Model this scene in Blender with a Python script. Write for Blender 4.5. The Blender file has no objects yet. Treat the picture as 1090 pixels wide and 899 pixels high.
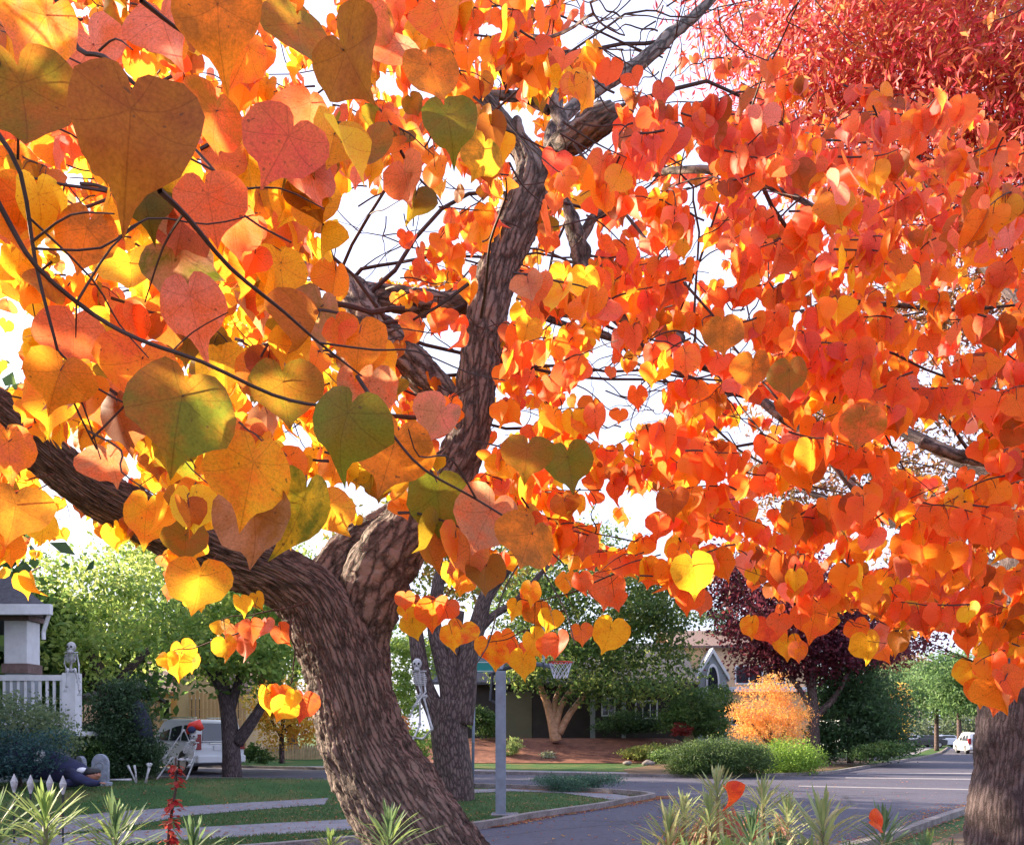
import bpy, bmesh, math, random
import numpy as np
from mathutils import Vector, Matrix, noise
from mathutils.geometry import tessellate_polygon
PI=math.pi; R=math.radians
rng=np.random.default_rng(11); random.seed(5)
sc=bpy.context.scene
COL=sc.collection
F=900.0; CX=545.0; HY=780.0; H=1.63

def P(px,py,d): return Vector(((px-CX)/F*d, d, H+(HY-py)/F*d))
def G(px,py,z=0.0):
    d=(H-z)*F/(py-HY); return Vector(((px-CX)/F*d,d,z))
def SS(a,b,x):
    t=min(1,max(0,(x-a)/(b-a))); return t*t*(3-2*t)
def hill(x,y):
    # gentle rise of the yard on the left, bank beyond the side street
    s=((x+8.8)*(-4.7)+(y-16.3)*4.1)/6.24
    h=0.35*SS(0.5,2.6,s)*SS(-3.6,-5.4,x)*(1-SS(23.5,27,y-0.15*x*0))
    h+=1.3*SS(44.5,51,y)*SS(-12,-6,x)*(1-SS(9.5,13,x))
    h+=0.5*SS(40,60,y)*(1-SS(-12,-6,x))
    return h

# ---------------------------------------------------------------- materials
def newmat(name):
    m=bpy.data.materials.new(name); m.use_nodes=True; nt=m.node_tree; nt.nodes.clear()
    out=nt.nodes.new('ShaderNodeOutputMaterial'); return m,nt,out
def nd(nt,t,**kw):
    n=nt.nodes.new(t)
    for k,v in kw.items():
        if k.startswith('i_'):
            key=k[2:]; key=int(key) if key.isdigit() else key.replace('_',' ')
            n.inputs[key].default_value=v
        else: setattr(n,k,v)
    return n
def ramp(nt,fac,stops):
    r=nt.nodes.new('ShaderNodeValToRGB'); nt.links.new(fac,r.inputs[0])
    el=r.color_ramp.elements
    while len(el)<len(stops): el.new(0.5)
    for e,(p,c) in zip(el,stops): e.position=p; e.color=(*c,1) if len(c)==3 else c
    return r.outputs[0]
def mathn(nt,op,a,b=None,c=None):
    n=nt.nodes.new('ShaderNodeMath'); n.operation=op
    for i,v in enumerate((a,b,c)):
        if v is None: continue
        if isinstance(v,(int,float)): n.inputs[i].default_value=v
        else: nt.links.new(v,n.inputs[i])
    return n.outputs[0]
def mixc(nt,fac,a,b,mode='MIX'):
    n=nt.nodes.new('ShaderNodeMix'); n.data_type='RGBA'; n.blend_type=mode
    for i,v in ((0,fac),(6,a),(7,b)):
        if isinstance(v,(int,float)): n.inputs[i].default_value=v
        elif isinstance(v,tuple): n.inputs[i].default_value=(*v,1) if len(v)==3 else v
        else: nt.links.new(v,n.inputs[i])
    return n.outputs[2]
def simple(name,c,rough=.6,var=.15,scale=6.0,bump=0.0,bscale=40.0,metal=0.0,c2=None,spec=.5,emit=None):
    m,nt,out=newmat(name); L=nt.links.new
    tc=nd(nt,'ShaderNodeTexCoord'); n=nd(nt,'ShaderNodeTexNoise',i_Scale=scale,i_Detail=6.0,i_Roughness=.65)
    L(tc.outputs['Object'],n.inputs['Vector'])
    c2=c2 or tuple(x*(1-2*var) for x in c)
    col=ramp(nt,n.outputs[0],[(.32,c2),(.62,tuple(min(1,x*(1+var*.4)) for x in c))])
    b=nd(nt,'ShaderNodeBsdfPrincipled',i_Roughness=rough,i_Metallic=metal); b.inputs['Specular IOR Level'].default_value=spec
    L(col,b.inputs['Base Color'])
    if bump:
        n2=nd(nt,'ShaderNodeTexNoise',i_Scale=bscale,i_Detail=5.0); L(tc.outputs['Object'],n2.inputs['Vector'])
        bp=nd(nt,'ShaderNodeBump',i_Strength=bump,i_Distance=.02); L(n2.outputs[0],bp.inputs['Height']); L(bp.outputs[0],b.inputs['Normal'])
    L(b.outputs[0],out.inputs[0]); return m

def leaf_material(name,trans=.5,detail=True,gain=1.35):
    m,nt,out=newmat(name); L=nt.links.new
    ca=nd(nt,'ShaderNodeAttribute',attribute_name='ca'); cb=nd(nt,'ShaderNodeAttribute',attribute_name='cb')
    lf=nd(nt,'ShaderNodeAttribute',attribute_name='lf')
    n=nd(nt,'ShaderNodeTexNoise',i_Scale=1.6,i_Detail=4.0,i_Roughness=.6); L(lf.outputs['Vector'],n.inputs['Vector'])
    f=mathn(nt,'MULTIPLY_ADD',n.outputs[0],4.0,-1.5); cl=nt.nodes.new('ShaderNodeClamp'); L(f,cl.inputs[0])
    col=mixc(nt,cl.outputs[0],ca.outputs['Color'],cb.outputs['Color'])
    if detail:
        v=nd(nt,'ShaderNodeTexVoronoi',feature='DISTANCE_TO_EDGE',i_Scale=21.0); L(lf.outputs['Vector'],v.inputs['Vector'])
        net=ramp(nt,v.outputs[0],[(0.0,(.84,.84,.84)),(.12,(1.03,1.03,1.03))])
        col=mixc(nt,1.0,col,net,'MULTIPLY')
        n3=nd(nt,'ShaderNodeTexNoise',i_Scale=22.0,i_Detail=2.0); L(lf.outputs['Vector'],n3.inputs['Vector'])
        col=mixc(nt,1.0,col,ramp(nt,n3.outputs[0],[(.3,(.78,.76,.74)),(.6,(1.06,1.06,1.06))]),'MULTIPLY')
        sp=nd(nt,'ShaderNodeTexNoise',i_Scale=9.0,i_Detail=1.0); L(lf.outputs['Vector'],sp.inputs['Vector'])
        col=mixc(nt,ramp(nt,sp.outputs[0],[(.73,(0,0,0)),(.77,(.75,.75,.75))]),col,(.07,.03,.012))
        # veins that fan out from the petiole
        sx=nd(nt,'ShaderNodeSeparateXYZ'); L(lf.outputs['Vector'],sx.inputs[0])
        ny=mathn(nt,'MULTIPLY',sx.outputs[1],-1.0)
        ang=mathn(nt,'ARCTAN2',sx.outputs[0],ny)
        rx=mathn(nt,'POWER',sx.outputs[0],2.0); ry=mathn(nt,'POWER',sx.outputs[1],2.0)
        rr=mathn(nt,'SQRT',mathn(nt,'ADD',rx,ry))
        angb=mathn(nt,'MULTIPLY_ADD',mathn(nt,'MULTIPLY',rr,mathn(nt,'SINE',ang)),-.35,ang)
        w=mathn(nt,'MULTIPLY',mathn(nt,'ABSOLUTE',mathn(nt,'SINE',mathn(nt,'MULTIPLY',angb,3.6))),rr)
        vein=ramp(nt,w,[(0.0,(1,1,1)),(.045,(0,0,0))])
        vf=mathn(nt,'MULTIPLY',vein,.62)
        col=mixc(nt,vf,col,mixc(nt,1.0,col,(.45,.35,.40),'MULTIPLY'))
    b=nd(nt,'ShaderNodeBsdfPrincipled',i_Roughness=.52); b.inputs['Specular IOR Level'].default_value=.35
    L(col,b.inputs['Base Color'])
    if detail:
        bp=nd(nt,'ShaderNodeBump',i_Strength=.35,i_Distance=.002); L(w,bp.inputs['Height']); L(bp.outputs[0],b.inputs['Normal'])
    t=nd(nt,'ShaderNodeBsdfTranslucent')
    g=nt.nodes.new('ShaderNodeGamma'); L(col,g.inputs[0]); g.inputs[1].default_value=.72
    tcx=mixc(nt,1.0,g.outputs[0],(gain,gain,gain*.8),'MULTIPLY')
    L(tcx,t.inputs[0])
    mx=nt.nodes.new('ShaderNodeMixShader'); mx.inputs[0].default_value=trans
    L(b.outputs[0],mx.inputs[1]); L(t.outputs[0],mx.inputs[2]); L(mx.outputs[0],out.inputs[0]); return m

def bark_material(name,hi,lo,scale=20.0,lichen=(.30,.26,.20),lich=.25,stretch=.30,bump=.9):
    m,nt,out=newmat(name); L=nt.links.new
    a=nd(nt,'ShaderNodeAttribute',attribute_name='bk')
    dn=nd(nt,'ShaderNodeTexNoise',i_Scale=9.0,i_Detail=3.0); L(a.outputs['Vector'],dn.inputs['Vector'])
    wa=nd(nt,'ShaderNodeVectorMath',operation='MULTIPLY_ADD'); L(dn.outputs['Color'],wa.inputs[0]); wa.inputs[1].default_value=(.03,.03,.05); L(a.outputs['Vector'],wa.inputs[2])
    mp=nd(nt,'ShaderNodeVectorMath',operation='MULTIPLY'); L(wa.outputs[0],mp.inputs[0]); mp.inputs[1].default_value=(scale,scale,scale*stretch)
    v=nd(nt,'ShaderNodeTexVoronoi',feature='DISTANCE_TO_EDGE',i_Scale=1.0); L(mp.outputs[0],v.inputs['Vector'])
    fine=nd(nt,'ShaderNodeTexNoise',i_Scale=2.4,i_Detail=9.0,i_Roughness=.78); L(mp.outputs[0],fine.inputs['Vector'])
    h0=ramp(nt,v.outputs[0],[(0,(0,0,0)),(.32,(1,1,1))])
    m2=nd(nt,'ShaderNodeVectorMath',operation='MULTIPLY'); L(wa.outputs[0],m2.inputs[0]); m2.inputs[1].default_value=(scale*1.7,scale*1.7,scale*1.1)
    v2=nd(nt,'ShaderNodeTexVoronoi',feature='DISTANCE_TO_EDGE',i_Scale=1.0); L(m2.outputs[0],v2.inputs['Vector'])
    g2=nd(nt,'ShaderNodeTexNoise',i_Scale=float(scale*4),i_Detail=5.0,i_Roughness=.75); L(a.outputs['Vector'],g2.inputs['Vector'])
    h1=mathn(nt,'MULTIPLY_ADD',ramp(nt,v2.outputs[0],[(0,(0,0,0)),(.14,(1,1,1))]),.22,mathn(nt,'MULTIPLY',g2.outputs[0],.75))
    h=mathn(nt,'ADD',mathn(nt,'MULTIPLY_ADD',fine.outputs[0],.45,mathn(nt,'MULTIPLY',h0,.5)),mathn(nt,'MULTIPLY_ADD',h1,.75,-.08))
    col=ramp(nt,h,[(.35,lo),(.75,tuple((x+y)/2 for x,y in zip(lo,hi))),(1.15/1.3,hi)])
    big=nd(nt,'ShaderNodeTexNoise',i_Scale=3.5,i_Detail=5.0,i_Roughness=.7); L(a.outputs['Vector'],big.inputs['Vector'])
    lf=mathn(nt,'MULTIPLY',ramp(nt,big.outputs[0],[(.52,(0,0,0)),(.66,(1,1,1))]),lich)
    col=mixc(nt,mathn(nt,'MULTIPLY',lf,h0),col,lichen)
    b=nd(nt,'ShaderNodeBsdfPrincipled',i_Roughness=.85); b.inputs['Specular IOR Level'].default_value=.25; L(col,b.inputs['Base Color'])
    bp=nd(nt,'ShaderNodeBump',i_Strength=bump,i_Distance=.012); L(h,bp.inputs['Height']); L(bp.outputs[0],b.inputs['Normal'])
    L(b.outputs[0],out.inputs[0]); return m

M={}
M['redbud']=leaf_material('redbud_leaf',.55,True,1.3)
M['leafcard']=leaf_material('foliage_leaf',.42,False,1.25)
M['needle']=leaf_material('shrub_leaf',.30,False,1.15)
M['bark']=bark_material('furrowed_bark',(.26,.208,.192),(.009,.007,.008),23,(.38,.33,.30),.6,stretch=.29,bump=1.0)
M['bark2']=bark_material('dark_bark',(.15,.105,.10),(.018,.012,.012),14)
M['bark3']=bark_material('grey_bark',(.12,.09,.095),(.025,.017,.019),20,(.30,.24,.24),.4,stretch=.2)
M['barkbare']=bark_material('pale_branch_bark',(.30,.24,.24),(.10,.07,.07),30)
M['twig']=simple('twig_bark',(.055,.022,.020),.7,.3,20)
M['pinkbark']=simple('smooth_pink_bark',(.50,.27,.17),.6,.25,4)
M['white']=simple('white_paint',(.74,.75,.80),.5,.08,3)
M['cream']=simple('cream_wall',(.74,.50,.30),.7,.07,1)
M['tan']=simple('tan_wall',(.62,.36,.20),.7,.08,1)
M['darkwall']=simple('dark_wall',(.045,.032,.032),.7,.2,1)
M['olivewall']=simple('olive_wall',(.16,.14,.085),.7,.1,1)
M['greywall']=simple('grey_wall',(.30,.33,.36),.7,.1,1)
M['shingle']=simple('roof_shingle',(.085,.08,.10),.85,.25,8,.5,20)
M['brownshingle']=simple('brown_roof',(.20,.13,.12),.85,.2,8,.5,20)
M['glass']=simple('window_glass',(.03,.035,.045),.08,.1,2,spec=.9)
M['steel']=simple('painted_steel',(.20,.24,.31),.45,.12,6,metal=.2)
M['dsteel']=simple('dark_steel',(.05,.055,.07),.45,.12,6,metal=.3)
M['teal']=simple('teal_sign',(.01,.26,.25),.4,.05,3)
M['bone']=simple('bone_plastic',(.52,.52,.55),.55,.25,8)
M['bonewarm']=simple('old_bone',(.55,.38,.33),.6,.25,30)
M['black']=simple('black_plastic',(.015,.015,.02),.5,.1,5)
M['slate']=simple('slate_cloth',(.022,.030,.055),.85,.3,5)
M['navy']=simple('navy_cloth',(.022,.026,.085),.85,.25,5,.4,12)
M['skin']=simple('prop_face',(.45,.20,.13),.6,.2,10)
M['red']=simple('red_plastic',(.62,.03,.015),.5,.1,5)
M['tomb']=simple('grey_foam',(.30,.34,.42),.8,.25,7,.5,20)
M['carwhite']=simple('white_car_paint',(.72,.75,.80),.22,.03,1,spec=.7)
M['cardark']=simple('dark_car_paint',(.025,.03,.04),.2,.05,1,spec=.7)
M['tyre']=simple('tyre_rubber',(.02,.02,.022),.8,.1,9)
M['rim']=simple('alloy_rim',(.45,.46,.48),.35,.1,9,metal=.7)
M['taillight']=simple('tail_light',(.30,.012,.02),.25,.2,9)
M['chrome']=simple('chrome',(.6,.6,.62),.2,.05,4,metal=.9)
M['picket']=simple('wood_picket',(.55,.37,.24),.7,.2,4)
M['line']=simple('road_paint',(.23,.22,.24),.7,.15,4)
M['rockm']=simple('garden_rock',(.22,.19,.18),.85,.3,4,.6,9)
M['petal']=simple('red_petal',(.38,.02,.02),.55,.3,30)
M['net']=simple('white_net',(.72,.76,.88),.7,.05,8)

def ground_mat():
    m,nt,out=newmat('lawn'); L=nt.links.new
    g=nd(nt,'ShaderNodeNewGeometry')
    n=nd(nt,'ShaderNodeTexNoise',i_Scale=.55,i_Detail=7.0,i_Roughness=.6); L(g.outputs['Position'],n.inputs['Vector'])
    n2=nd(nt,'ShaderNodeTexNoise',i_Scale=26.0,i_Detail=4.0,i_Roughness=.8); L(g.outputs['Position'],n2.inputs['Vector'])
    c=ramp(nt,n.outputs[0],[(.32,(.025,.075,.024)),(.48,(.045,.11,.03)),(.58,(.095,.12,.04)),(.72,(.17,.11,.055))])
    c=mixc(nt,1.0,c,ramp(nt,n2.outputs[0],[(.3,(.45,.45,.45)),(.7,(1.35,1.35,1.25))]),'MULTIPLY')
    b=nd(nt,'ShaderNodeBsdfPrincipled',i_Roughness=.9); b.inputs['Specular IOR Level'].default_value=.2; L(c,b.inputs['Base Color'])
    bp=nd(nt,'ShaderNodeBump',i_Strength=.8,i_Distance=.04); L(n2.outputs[0],bp.inputs['Height']); L(bp.outputs[0],b.inputs['Normal'])
    L(b.outputs[0],out.inputs[0]); return m
def pave_mat(name,c1,c2,sc_=1.2,fine=60,joint=0,crack=False):
    m,nt,out=newmat(name); L=nt.links.new
    g=nd(nt,'ShaderNodeNewGeometry')
    n=nd(nt,'ShaderNodeTexNoise',i_Scale=sc_,i_Detail=6.0,i_Roughness=.6); L(g.outputs['Position'],n.inputs['Vector'])
    n2=nd(nt,'ShaderNodeTexNoise',i_Scale=float(fine),i_Detail=3.0); L(g.outputs['Position'],n2.inputs['Vector'])
    c=ramp(nt,n.outputs[0],[(.35,c1),(.65,c2)])
    c=mixc(nt,1.0,c,ramp(nt,n2.outputs[0],[(.3,(.7,.7,.7)),(.7,(1.25,1.25,1.25))]),'MULTIPLY')
    n4=nd(nt,'ShaderNodeTexNoise',i_Scale=7.0,i_Detail=7.0,i_Roughness=.75); L(g.outputs['Position'],n4.inputs['Vector'])
    c=mixc(nt,1.0,c,ramp(nt,n4.outputs[0],[(.34,(.66,.64,.62)),(.5,(1,1,1)),(.68,(1.14,1.12,1.1))]),'MULTIPLY')
    if crack:
        mp=nd(nt,'ShaderNodeVectorMath',operation='MULTIPLY_ADD'); L(n.outputs['Color'],mp.inputs[0]); mp.inputs[1].default_value=(1.2,1.2,0); L(g.outputs['Position'],mp.inputs[2])
        v=nd(nt,'ShaderNodeTexVoronoi',feature='DISTANCE_TO_EDGE',i_Scale=.23); L(mp.outputs[0],v.inputs['Vector'])
        c=mixc(nt,ramp(nt,v.outputs[0],[(0,(.7,.7,.7)),(.012,(0,0,0))]),c,(.02,.02,.022))
    b=nd(nt,'ShaderNodeBsdfPrincipled',i_Roughness=.85); b.inputs['Specular IOR Level'].default_value=.3; L(c,b.inputs['Base Color'])
    bp=nd(nt,'ShaderNodeBump',i_Strength=.4,i_Distance=.01); L(n2.outputs[0],bp.inputs['Height']); L(bp.outputs[0],b.inputs['Normal'])
    L(b.outputs[0],out.inputs[0]); return m
M['lawn']=ground_mat()
M['asphalt']=pave_mat('asphalt',(.060,.058,.088),(.080,.078,.112),.5,70,crack=True)
M['concrete']=pave_mat('concrete',(.17,.165,.195),(.225,.215,.25),1.5,50)
M['kerb']=pave_mat('kerb_concrete',(.15,.13,.13),(.26,.23,.23),2.5,40)
M['mulch']=pave_mat('bark_mulch',(.11,.040,.030),(.24,.10,.065),1.6,16)
M['dirt']=pave_mat('leaf_litter_soil',(.07,.045,.03),(.16,.10,.055),2.0,25)

# ---------------------------------------------------------------- mesh helpers
def link(name,me,mats,parent=None,smooth=False):
    o=bpy.data.objects.new(name,me); COL.objects.link(o)
    if not isinstance(mats,(list,tuple)): mats=[mats]
    for m in mats: me.materials.append(M[m] if isinstance(m,str) else m)
    if parent is not None: o.parent=parent
    if smooth: me.polygons.foreach_set('use_smooth',[True]*len(me.polygons))
    return o
def tag(o,label=None,cat=None,group=None,kind=None):
    if label: o['label']=label
    if cat: o['category']=cat
    if group: o['group']=group
    if kind: o['kind']=kind
    return o
def thing(name,label,cat,loc=(0,0,0),rz=0,group=None):
    o=bpy.data.objects.new(name,None); COL.objects.link(o); o.empty_display_size=.2
    o.location=loc; o.rotation_euler=(0,0,rz); return tag(o,label,cat,group)
class MB:
    def __init__(s): s.v=[]; s.f=[]; s.bk=[]
    def add(s,vs,fs,bk=None):
        b=len(s.v); s.v.extend([tuple(v) for v in vs]); s.f.extend([tuple(b+i for i in f) for f in fs])
        s.bk.extend(bk if bk is not None else [(0,0,0)]*len(vs)); return s
    def box(s,x0,x1,y0,y1,z0,z1,rz=0,c=None):
        vs=[(x,y,z) for x in (x0,x1) for y in (y0,y1) for z in (z0,z1)]
        if rz:
            cx,cy=c or ((x0+x1)/2,(y0+y1)/2); a,b_=math.cos(rz),math.sin(rz)
            vs=[(cx+(x-cx)*a-(y-cy)*b_,cy+(x-cx)*b_+(y-cy)*a,z) for x,y,z in vs]
        return s.add(vs,[(0,1,3,2),(4,6,7,5),(0,4,5,1),(2,3,7,6),(0,2,6,4),(1,5,7,3)])
    def tube(s,pts,rad,n=8,cap=True,disp=None,bscale=1):
        pts=[Vector(p) for p in pts]; k=len(pts)
        if isinstance(rad,(int,float)): rad=[rad]*k
        T=[(pts[min(i+1,k-1)]-pts[max(i-1,0)]).normalized() for i in range(k)]
        u=T[0].orthogonal().normalized(); vs=[];bk=[];ln=0
        r0=max(rad)
        for i in range(k):
            if i: ln+=(pts[i]-pts[i-1]).length
            u=(u-T[i]*u.dot(T[i])).normalized(); w=T[i].cross(u)
            for j in range(n):
                a=2*PI*j/n; ca,sa=math.cos(a),math.sin(a)
                q=(ca*r0+pts[0].x*3.1,sa*r0,ln+pts[0].z*2.3)
                r=rad[i]+(disp(Vector(q),rad[i]) if disp else 0)
                vs.append(pts[i]+(u*ca+w*sa)*r); bk.append(q)
        fs=[(i*n+j,i*n+(j+1)%n,(i+1)*n+(j+1)%n,(i+1)*n+j) for i in range(k-1) for j in range(n)]
        if cap: fs+= [tuple(reversed(range(n))),tuple((k-1)*n+j for j in range(n))]
        return s.add(vs,fs,bk)
    def ball(s,c,r,n=10,m=7):
        if isinstance(r,(int,float)): r=(r,r,r)
        vs=[];fs=[]
        for i in range(m+1):
            t=PI*i/m
            for j in range(n):
                a=2*PI*j/n; vs.append((c[0]+r[0]*math.sin(t)*math.cos(a),c[1]+r[1]*math.sin(t)*math.sin(a),c[2]+r[2]*math.cos(t)))
        for i in range(m):
            for j in range(n): fs.append((i*n+j,(i+1)*n+j,(i+1)*n+(j+1)%n,i*n+(j+1)%n))
        return s.add(vs,fs)
    def prism(s,poly,axis,a,b):
        # poly: 2D list extruded between a and b along axis ('x' or 'y' or 'z')
        n=len(poly)
        def mk(p,t): return (t,p[0],p[1]) if axis=='x' else ((p[0],t,p[1]) if axis=='y' else (p[0],p[1],t))
        vs=[mk(p,a) for p in poly]+[mk(p,b) for p in poly]
        fs=[tuple(range(n)),tuple(reversed(range(n,2*n)))]+[(i,i+n,(i+1)%n+n,(i+1)%n) for i in range(n)]
        return s.add(vs,fs)
    def build(s,name,mat,parent=None,smooth=False,bevel=0):
        me=bpy.data.meshes.new(name); me.from_pydata(s.v,[],s.f)
        at=me.attributes.new('bk','FLOAT_VECTOR','POINT'); at.data.foreach_set('vector',np.array(s.bk,dtype=np.float32).ravel())
        bm=bmesh.new(); bm.from_mesh(me); bmesh.ops.recalc_face_normals(bm,faces=bm.faces); 
        bm.to_mesh(me); bm.free(); me.update()
        o=link(name,me,mat,parent,smooth)
        if bevel:
            md=o.modifiers.new('bevel','BEVEL'); md.width=bevel; md.segments=2; md.limit_method='ANGLE'
        return o
def catmull(pts,sub=6):
    pts=[np.array(p,float) for p in pts]; out=[]
    for i in range(len(pts)-1):
        p0=pts[max(i-1,0)];p1=pts[i];p2=pts[i+1];p3=pts[min(i+2,len(pts)-1)]
        for k in range(sub):
            t=k/sub; out.append(.5*((2*p1)+(-p0+p2)*t+(2*p0-5*p1+4*p2-p3)*t*t+(-p0+3*p1-3*p2+p3)*t**3))
    out.append(pts[-1]); return out
def barkdisp(scale,amp,stretch=.30):
    def f(q,r):
        w=noise.noise_vector(q*9)*.018; qq=q+w
        qq=Vector((qq.x*scale,qq.y*scale,qq.z*scale*stretch))
        d,_=noise.voronoi(qq); e=min(1,(d[1]-d[0])*2.2)
        a=amp*min(1,r/.12)
        return a*(e-.5)+a*.5*noise.noise(Vector((q.x*30,q.y*30,q.z*14)))+a*.45*noise.noise(q*55)+r*.09*noise.noise(q*3.0+Vector((5,1,2)))
    return f
# quads cloud, with colours
def cards(name,C,T,B,ca,mat,parent=None,fold=None):
    """C centres, T half-length vectors, B half-width vectors -> rhombic leaves bent at the middle"""
    n=len(C); N=np.cross(T,B); N/= (np.linalg.norm(N,axis=1,keepdims=True)+1e-9)
    ln=np.linalg.norm(B,axis=1,keepdims=True)
    v=np.empty((n,4,3)); v[:,0]=C-T; v[:,1]=C+B+N*ln*.5; v[:,2]=C+T; v[:,3]=C-B+N*ln*.5
    me=bpy.data.meshes.new(name); me.vertices.add(n*4); me.vertices.foreach_set('co',v.astype(np.float32).ravel())
    idx=np.arange(n)[:,None]*4+np.array([0,1,2,0,2,3])[None]
    me.loops.add(n*6); me.loops.foreach_set('vertex_index',idx.astype(np.int32).ravel())
    me.polygons.add(n*2); me.polygons.foreach_set('loop_start',np.arange(0,n*6,3,dtype=np.int32)); me.polygons.foreach_set('loop_total',np.full(n*2,3,dtype=np.int32))
    me.update(calc_edges=True)
    cc=np.repeat(np.concatenate([ca,np.ones((n,1))],1),4,axis=0).astype(np.float32)
    for nm in ('ca','cb'):
        a=me.attributes.new(nm,'FLOAT_COLOR','POINT'); a.data.foreach_set('color',cc.ravel())
    return link(name,me,mat,parent)
def rvec(n):
    v=rng.normal(size=(n,3)); return v/np.linalg.norm(v,axis=1,keepdims=True)
def crown(name,blobs,n,size,pal,parent,mat='leafcard',aspect=.55,clump=26,spread=.09,droop=.3,flat=0.0,shell=.55,cvar=.25,zmin=None):
    """leaf clumps spread through the volume of several lobes"""
    vol=np.array([r[0]*r[1]*r[2] for c,r in blobs])**.67; vol/=vol.sum()
    nc=max(8,n//clump); ks=rng.choice(len(blobs),nc,p=vol)
    cs=np.array([c for c,r in blobs])[ks]; rs=np.array([r for c,r in blobs])[ks]
    u=rvec(nc); rad=(shell+(1-shell)*rng.random((nc,1)))*(1+.18*rng.normal(size=(nc,1))*.6)
    cen=cs+u*rs*rad
    m=rs.mean()*spread*2.2
    k=rng.integers(0,nc,n); pos=cen[k]+rng.normal(size=(n,3))*np.array([1.3,1.3,.55])*m
    if zmin is not None: pos[:,2]=np.maximum(pos[:,2],zmin+rng.random(n)*.05)
    pal=np.array(pal); pc=pal[rng.integers(0,len(pal),nc)][k]; pc2=pal[rng.integers(0,len(pal),n)]
    colr=(pc*.65+pc2*.35)*(1+cvar*rng.normal(size=(n,1))*.6); colr=np.clip(colr,.004,.95)
    d=rvec(n); d[:,2]-=droop; d/=np.linalg.norm(d,axis=1,keepdims=True)
    b=np.cross(d,rvec(n)); b[:,2]*=(1-flat); b/=np.linalg.norm(b,axis=1,keepdims=True)+1e-9
    s=size*(.6+.8*rng.random((n,1)))
    return cards(name,pos,d*s*.5,b*s*.5*aspect,colr,mat,parent)
def tree(name,label,cat,base,trunkr,limbs,blobs,n,size,pal,bark='bark2',group=None,**kw):
    t=thing(name,label,cat,base,0,group)
    mb=MB()
    for pts,r0,r1 in limbs:
        c=catmull(pts,5); k=len(c)
        mb.tube(c,[r0+(r1-r0)*i/(k-1) for i in range(k)],9)
    mb.build('trunk',bark,t,True)
    cr=crown('crown',blobs,n,size,pal,t,**kw)
    return t

# ---------------------------------------------------------------- camera, light
cam=bpy.data.cameras.new('camera'); co=bpy.data.objects.new('camera',cam); COL.objects.link(co)
cam.sensor_fit='HORIZONTAL'; cam.sensor_width=36; cam.lens=F/1090*36; cam.shift_y=(HY-449.5)/1090
cam.clip_end=2000; cam.clip_start=.05; co.location=(0,0,H); co.rotation_euler=(R(90),0,0); sc.camera=co
AZ=R(67); EL=R(24)
S=Vector((-math.sin(AZ)*math.cos(EL),math.cos(AZ)*math.cos(EL),math.sin(EL)))
sun=bpy.data.lights.new('sun','SUN'); so=bpy.data.objects.new('sun',sun); COL.objects.link(so)
sun.energy=5.0; sun.angle=R(.55); sun.color=(1,.82,.58); so.rotation_euler=S.to_track_quat('Z','Y').to_euler()
w=bpy.data.worlds.new('World'); sc.world=w; w.use_nodes=True; nt=w.node_tree
sky=nt.nodes.new('ShaderNodeTexSky'); sky.sky_type='NISHITA'; sky.sun_disc=False; sky.sun_elevation=EL; sky.sun_rotation=-AZ
sky.dust_density=4.5; sky.air_density=1.0; sky.ozone_density=1.5
bg=nt.nodes['Background']; bg.inputs[1].default_value=.15; tcw=nt.nodes.new('ShaderNodeTexCoord'); cn=nd(nt,'ShaderNodeTexNoise',i_Scale=2.2,i_Detail=6.0,i_Roughness=.6); nt.links.new(tcw.outputs['Generated'],cn.inputs['Vector'])
cf=ramp(nt,cn.outputs[0],[(.30,(.50,.50,.50)),(.62,(.90,.90,.90))]); skc=mixc(nt,cf,sky.outputs[0],(2.3,2.4,3.2)); nt.links.new(skc,bg.inputs[0])
vs_=sc.view_settings; vs_.view_transform='Standard'; vs_.look='None'; vs_.exposure=1.92; vs_.gamma=1; vs_.use_curve_mapping=False
sc.render.engine='CYCLES'; cy=sc.cycles; cy.max_bounces=6; cy.transmission_bounces=4; cy.diffuse_bounces=4; cy.transparent_max_bounces=4

# ---------------------------------------------------------------- ground
def axis(segs):
    out=[]
    for a,b,st in segs: out+=list(np.arange(a,b,st))
    out.append(segs[-1][1]); return out
xs=axis([(-400,-60,20),(-60,-24,3),(-24,24,.75),(24,80,3),(80,400,20)]); ys=axis([(-60,0,6),(0,60,.75),(60,120,5),(120,700,30)])
gv=[(x,y,hill(x,y)) for y in ys for x in xs]; nx=len(xs)
gf=[(j*nx+i,j*nx+i+1,(j+1)*nx+i+1,(j+1)*nx+i) for j in range(len(ys)-1) for i in range(nx-1)]
me=bpy.data.meshes.new('ground'); me.from_pydata(gv,[],gf); tag(link('ground',me,'lawn',smooth=True),kind='structure')
def sheet(name,poly,mat,z=.004,drape=False,kind='structure'):
    poly=[Vector((p[0],p[1],0)) for p in poly]
    tris=tessellate_polygon([poly])
    me=bpy.data.meshes.new(name); me.from_pydata([tuple(p) for p in poly],[],[tuple(t) for t in tris])
    bm=bmesh.new(); bm.from_mesh(me)
    if drape:
        for _ in range(5):
            es=[e for e in bm.edges if e.calc_length()>.8]
            if not es: break
            bmesh.ops.subdivide_edges(bm,edges=es,cuts=1,use_grid_fill=False); bmesh.ops.triangulate(bm,faces=bm.faces)
    for v in bm.verts: v.co.z=(max(hill(v.co.x,v.co.y),hill(v.co.x+.4,v.co.y+.4)) if drape else 0)+z
    bmesh.ops.recalc_face_normals(bm,faces=bm.faces)
    if sum(f.normal.z for f in bm.faces)<0: bmesh.ops.reverse_faces(bm,faces=bm.faces)
    bm.to_mesh(me); bm.free()
    o=link(name,me,mat); tag(o,kind=kind); return o
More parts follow.
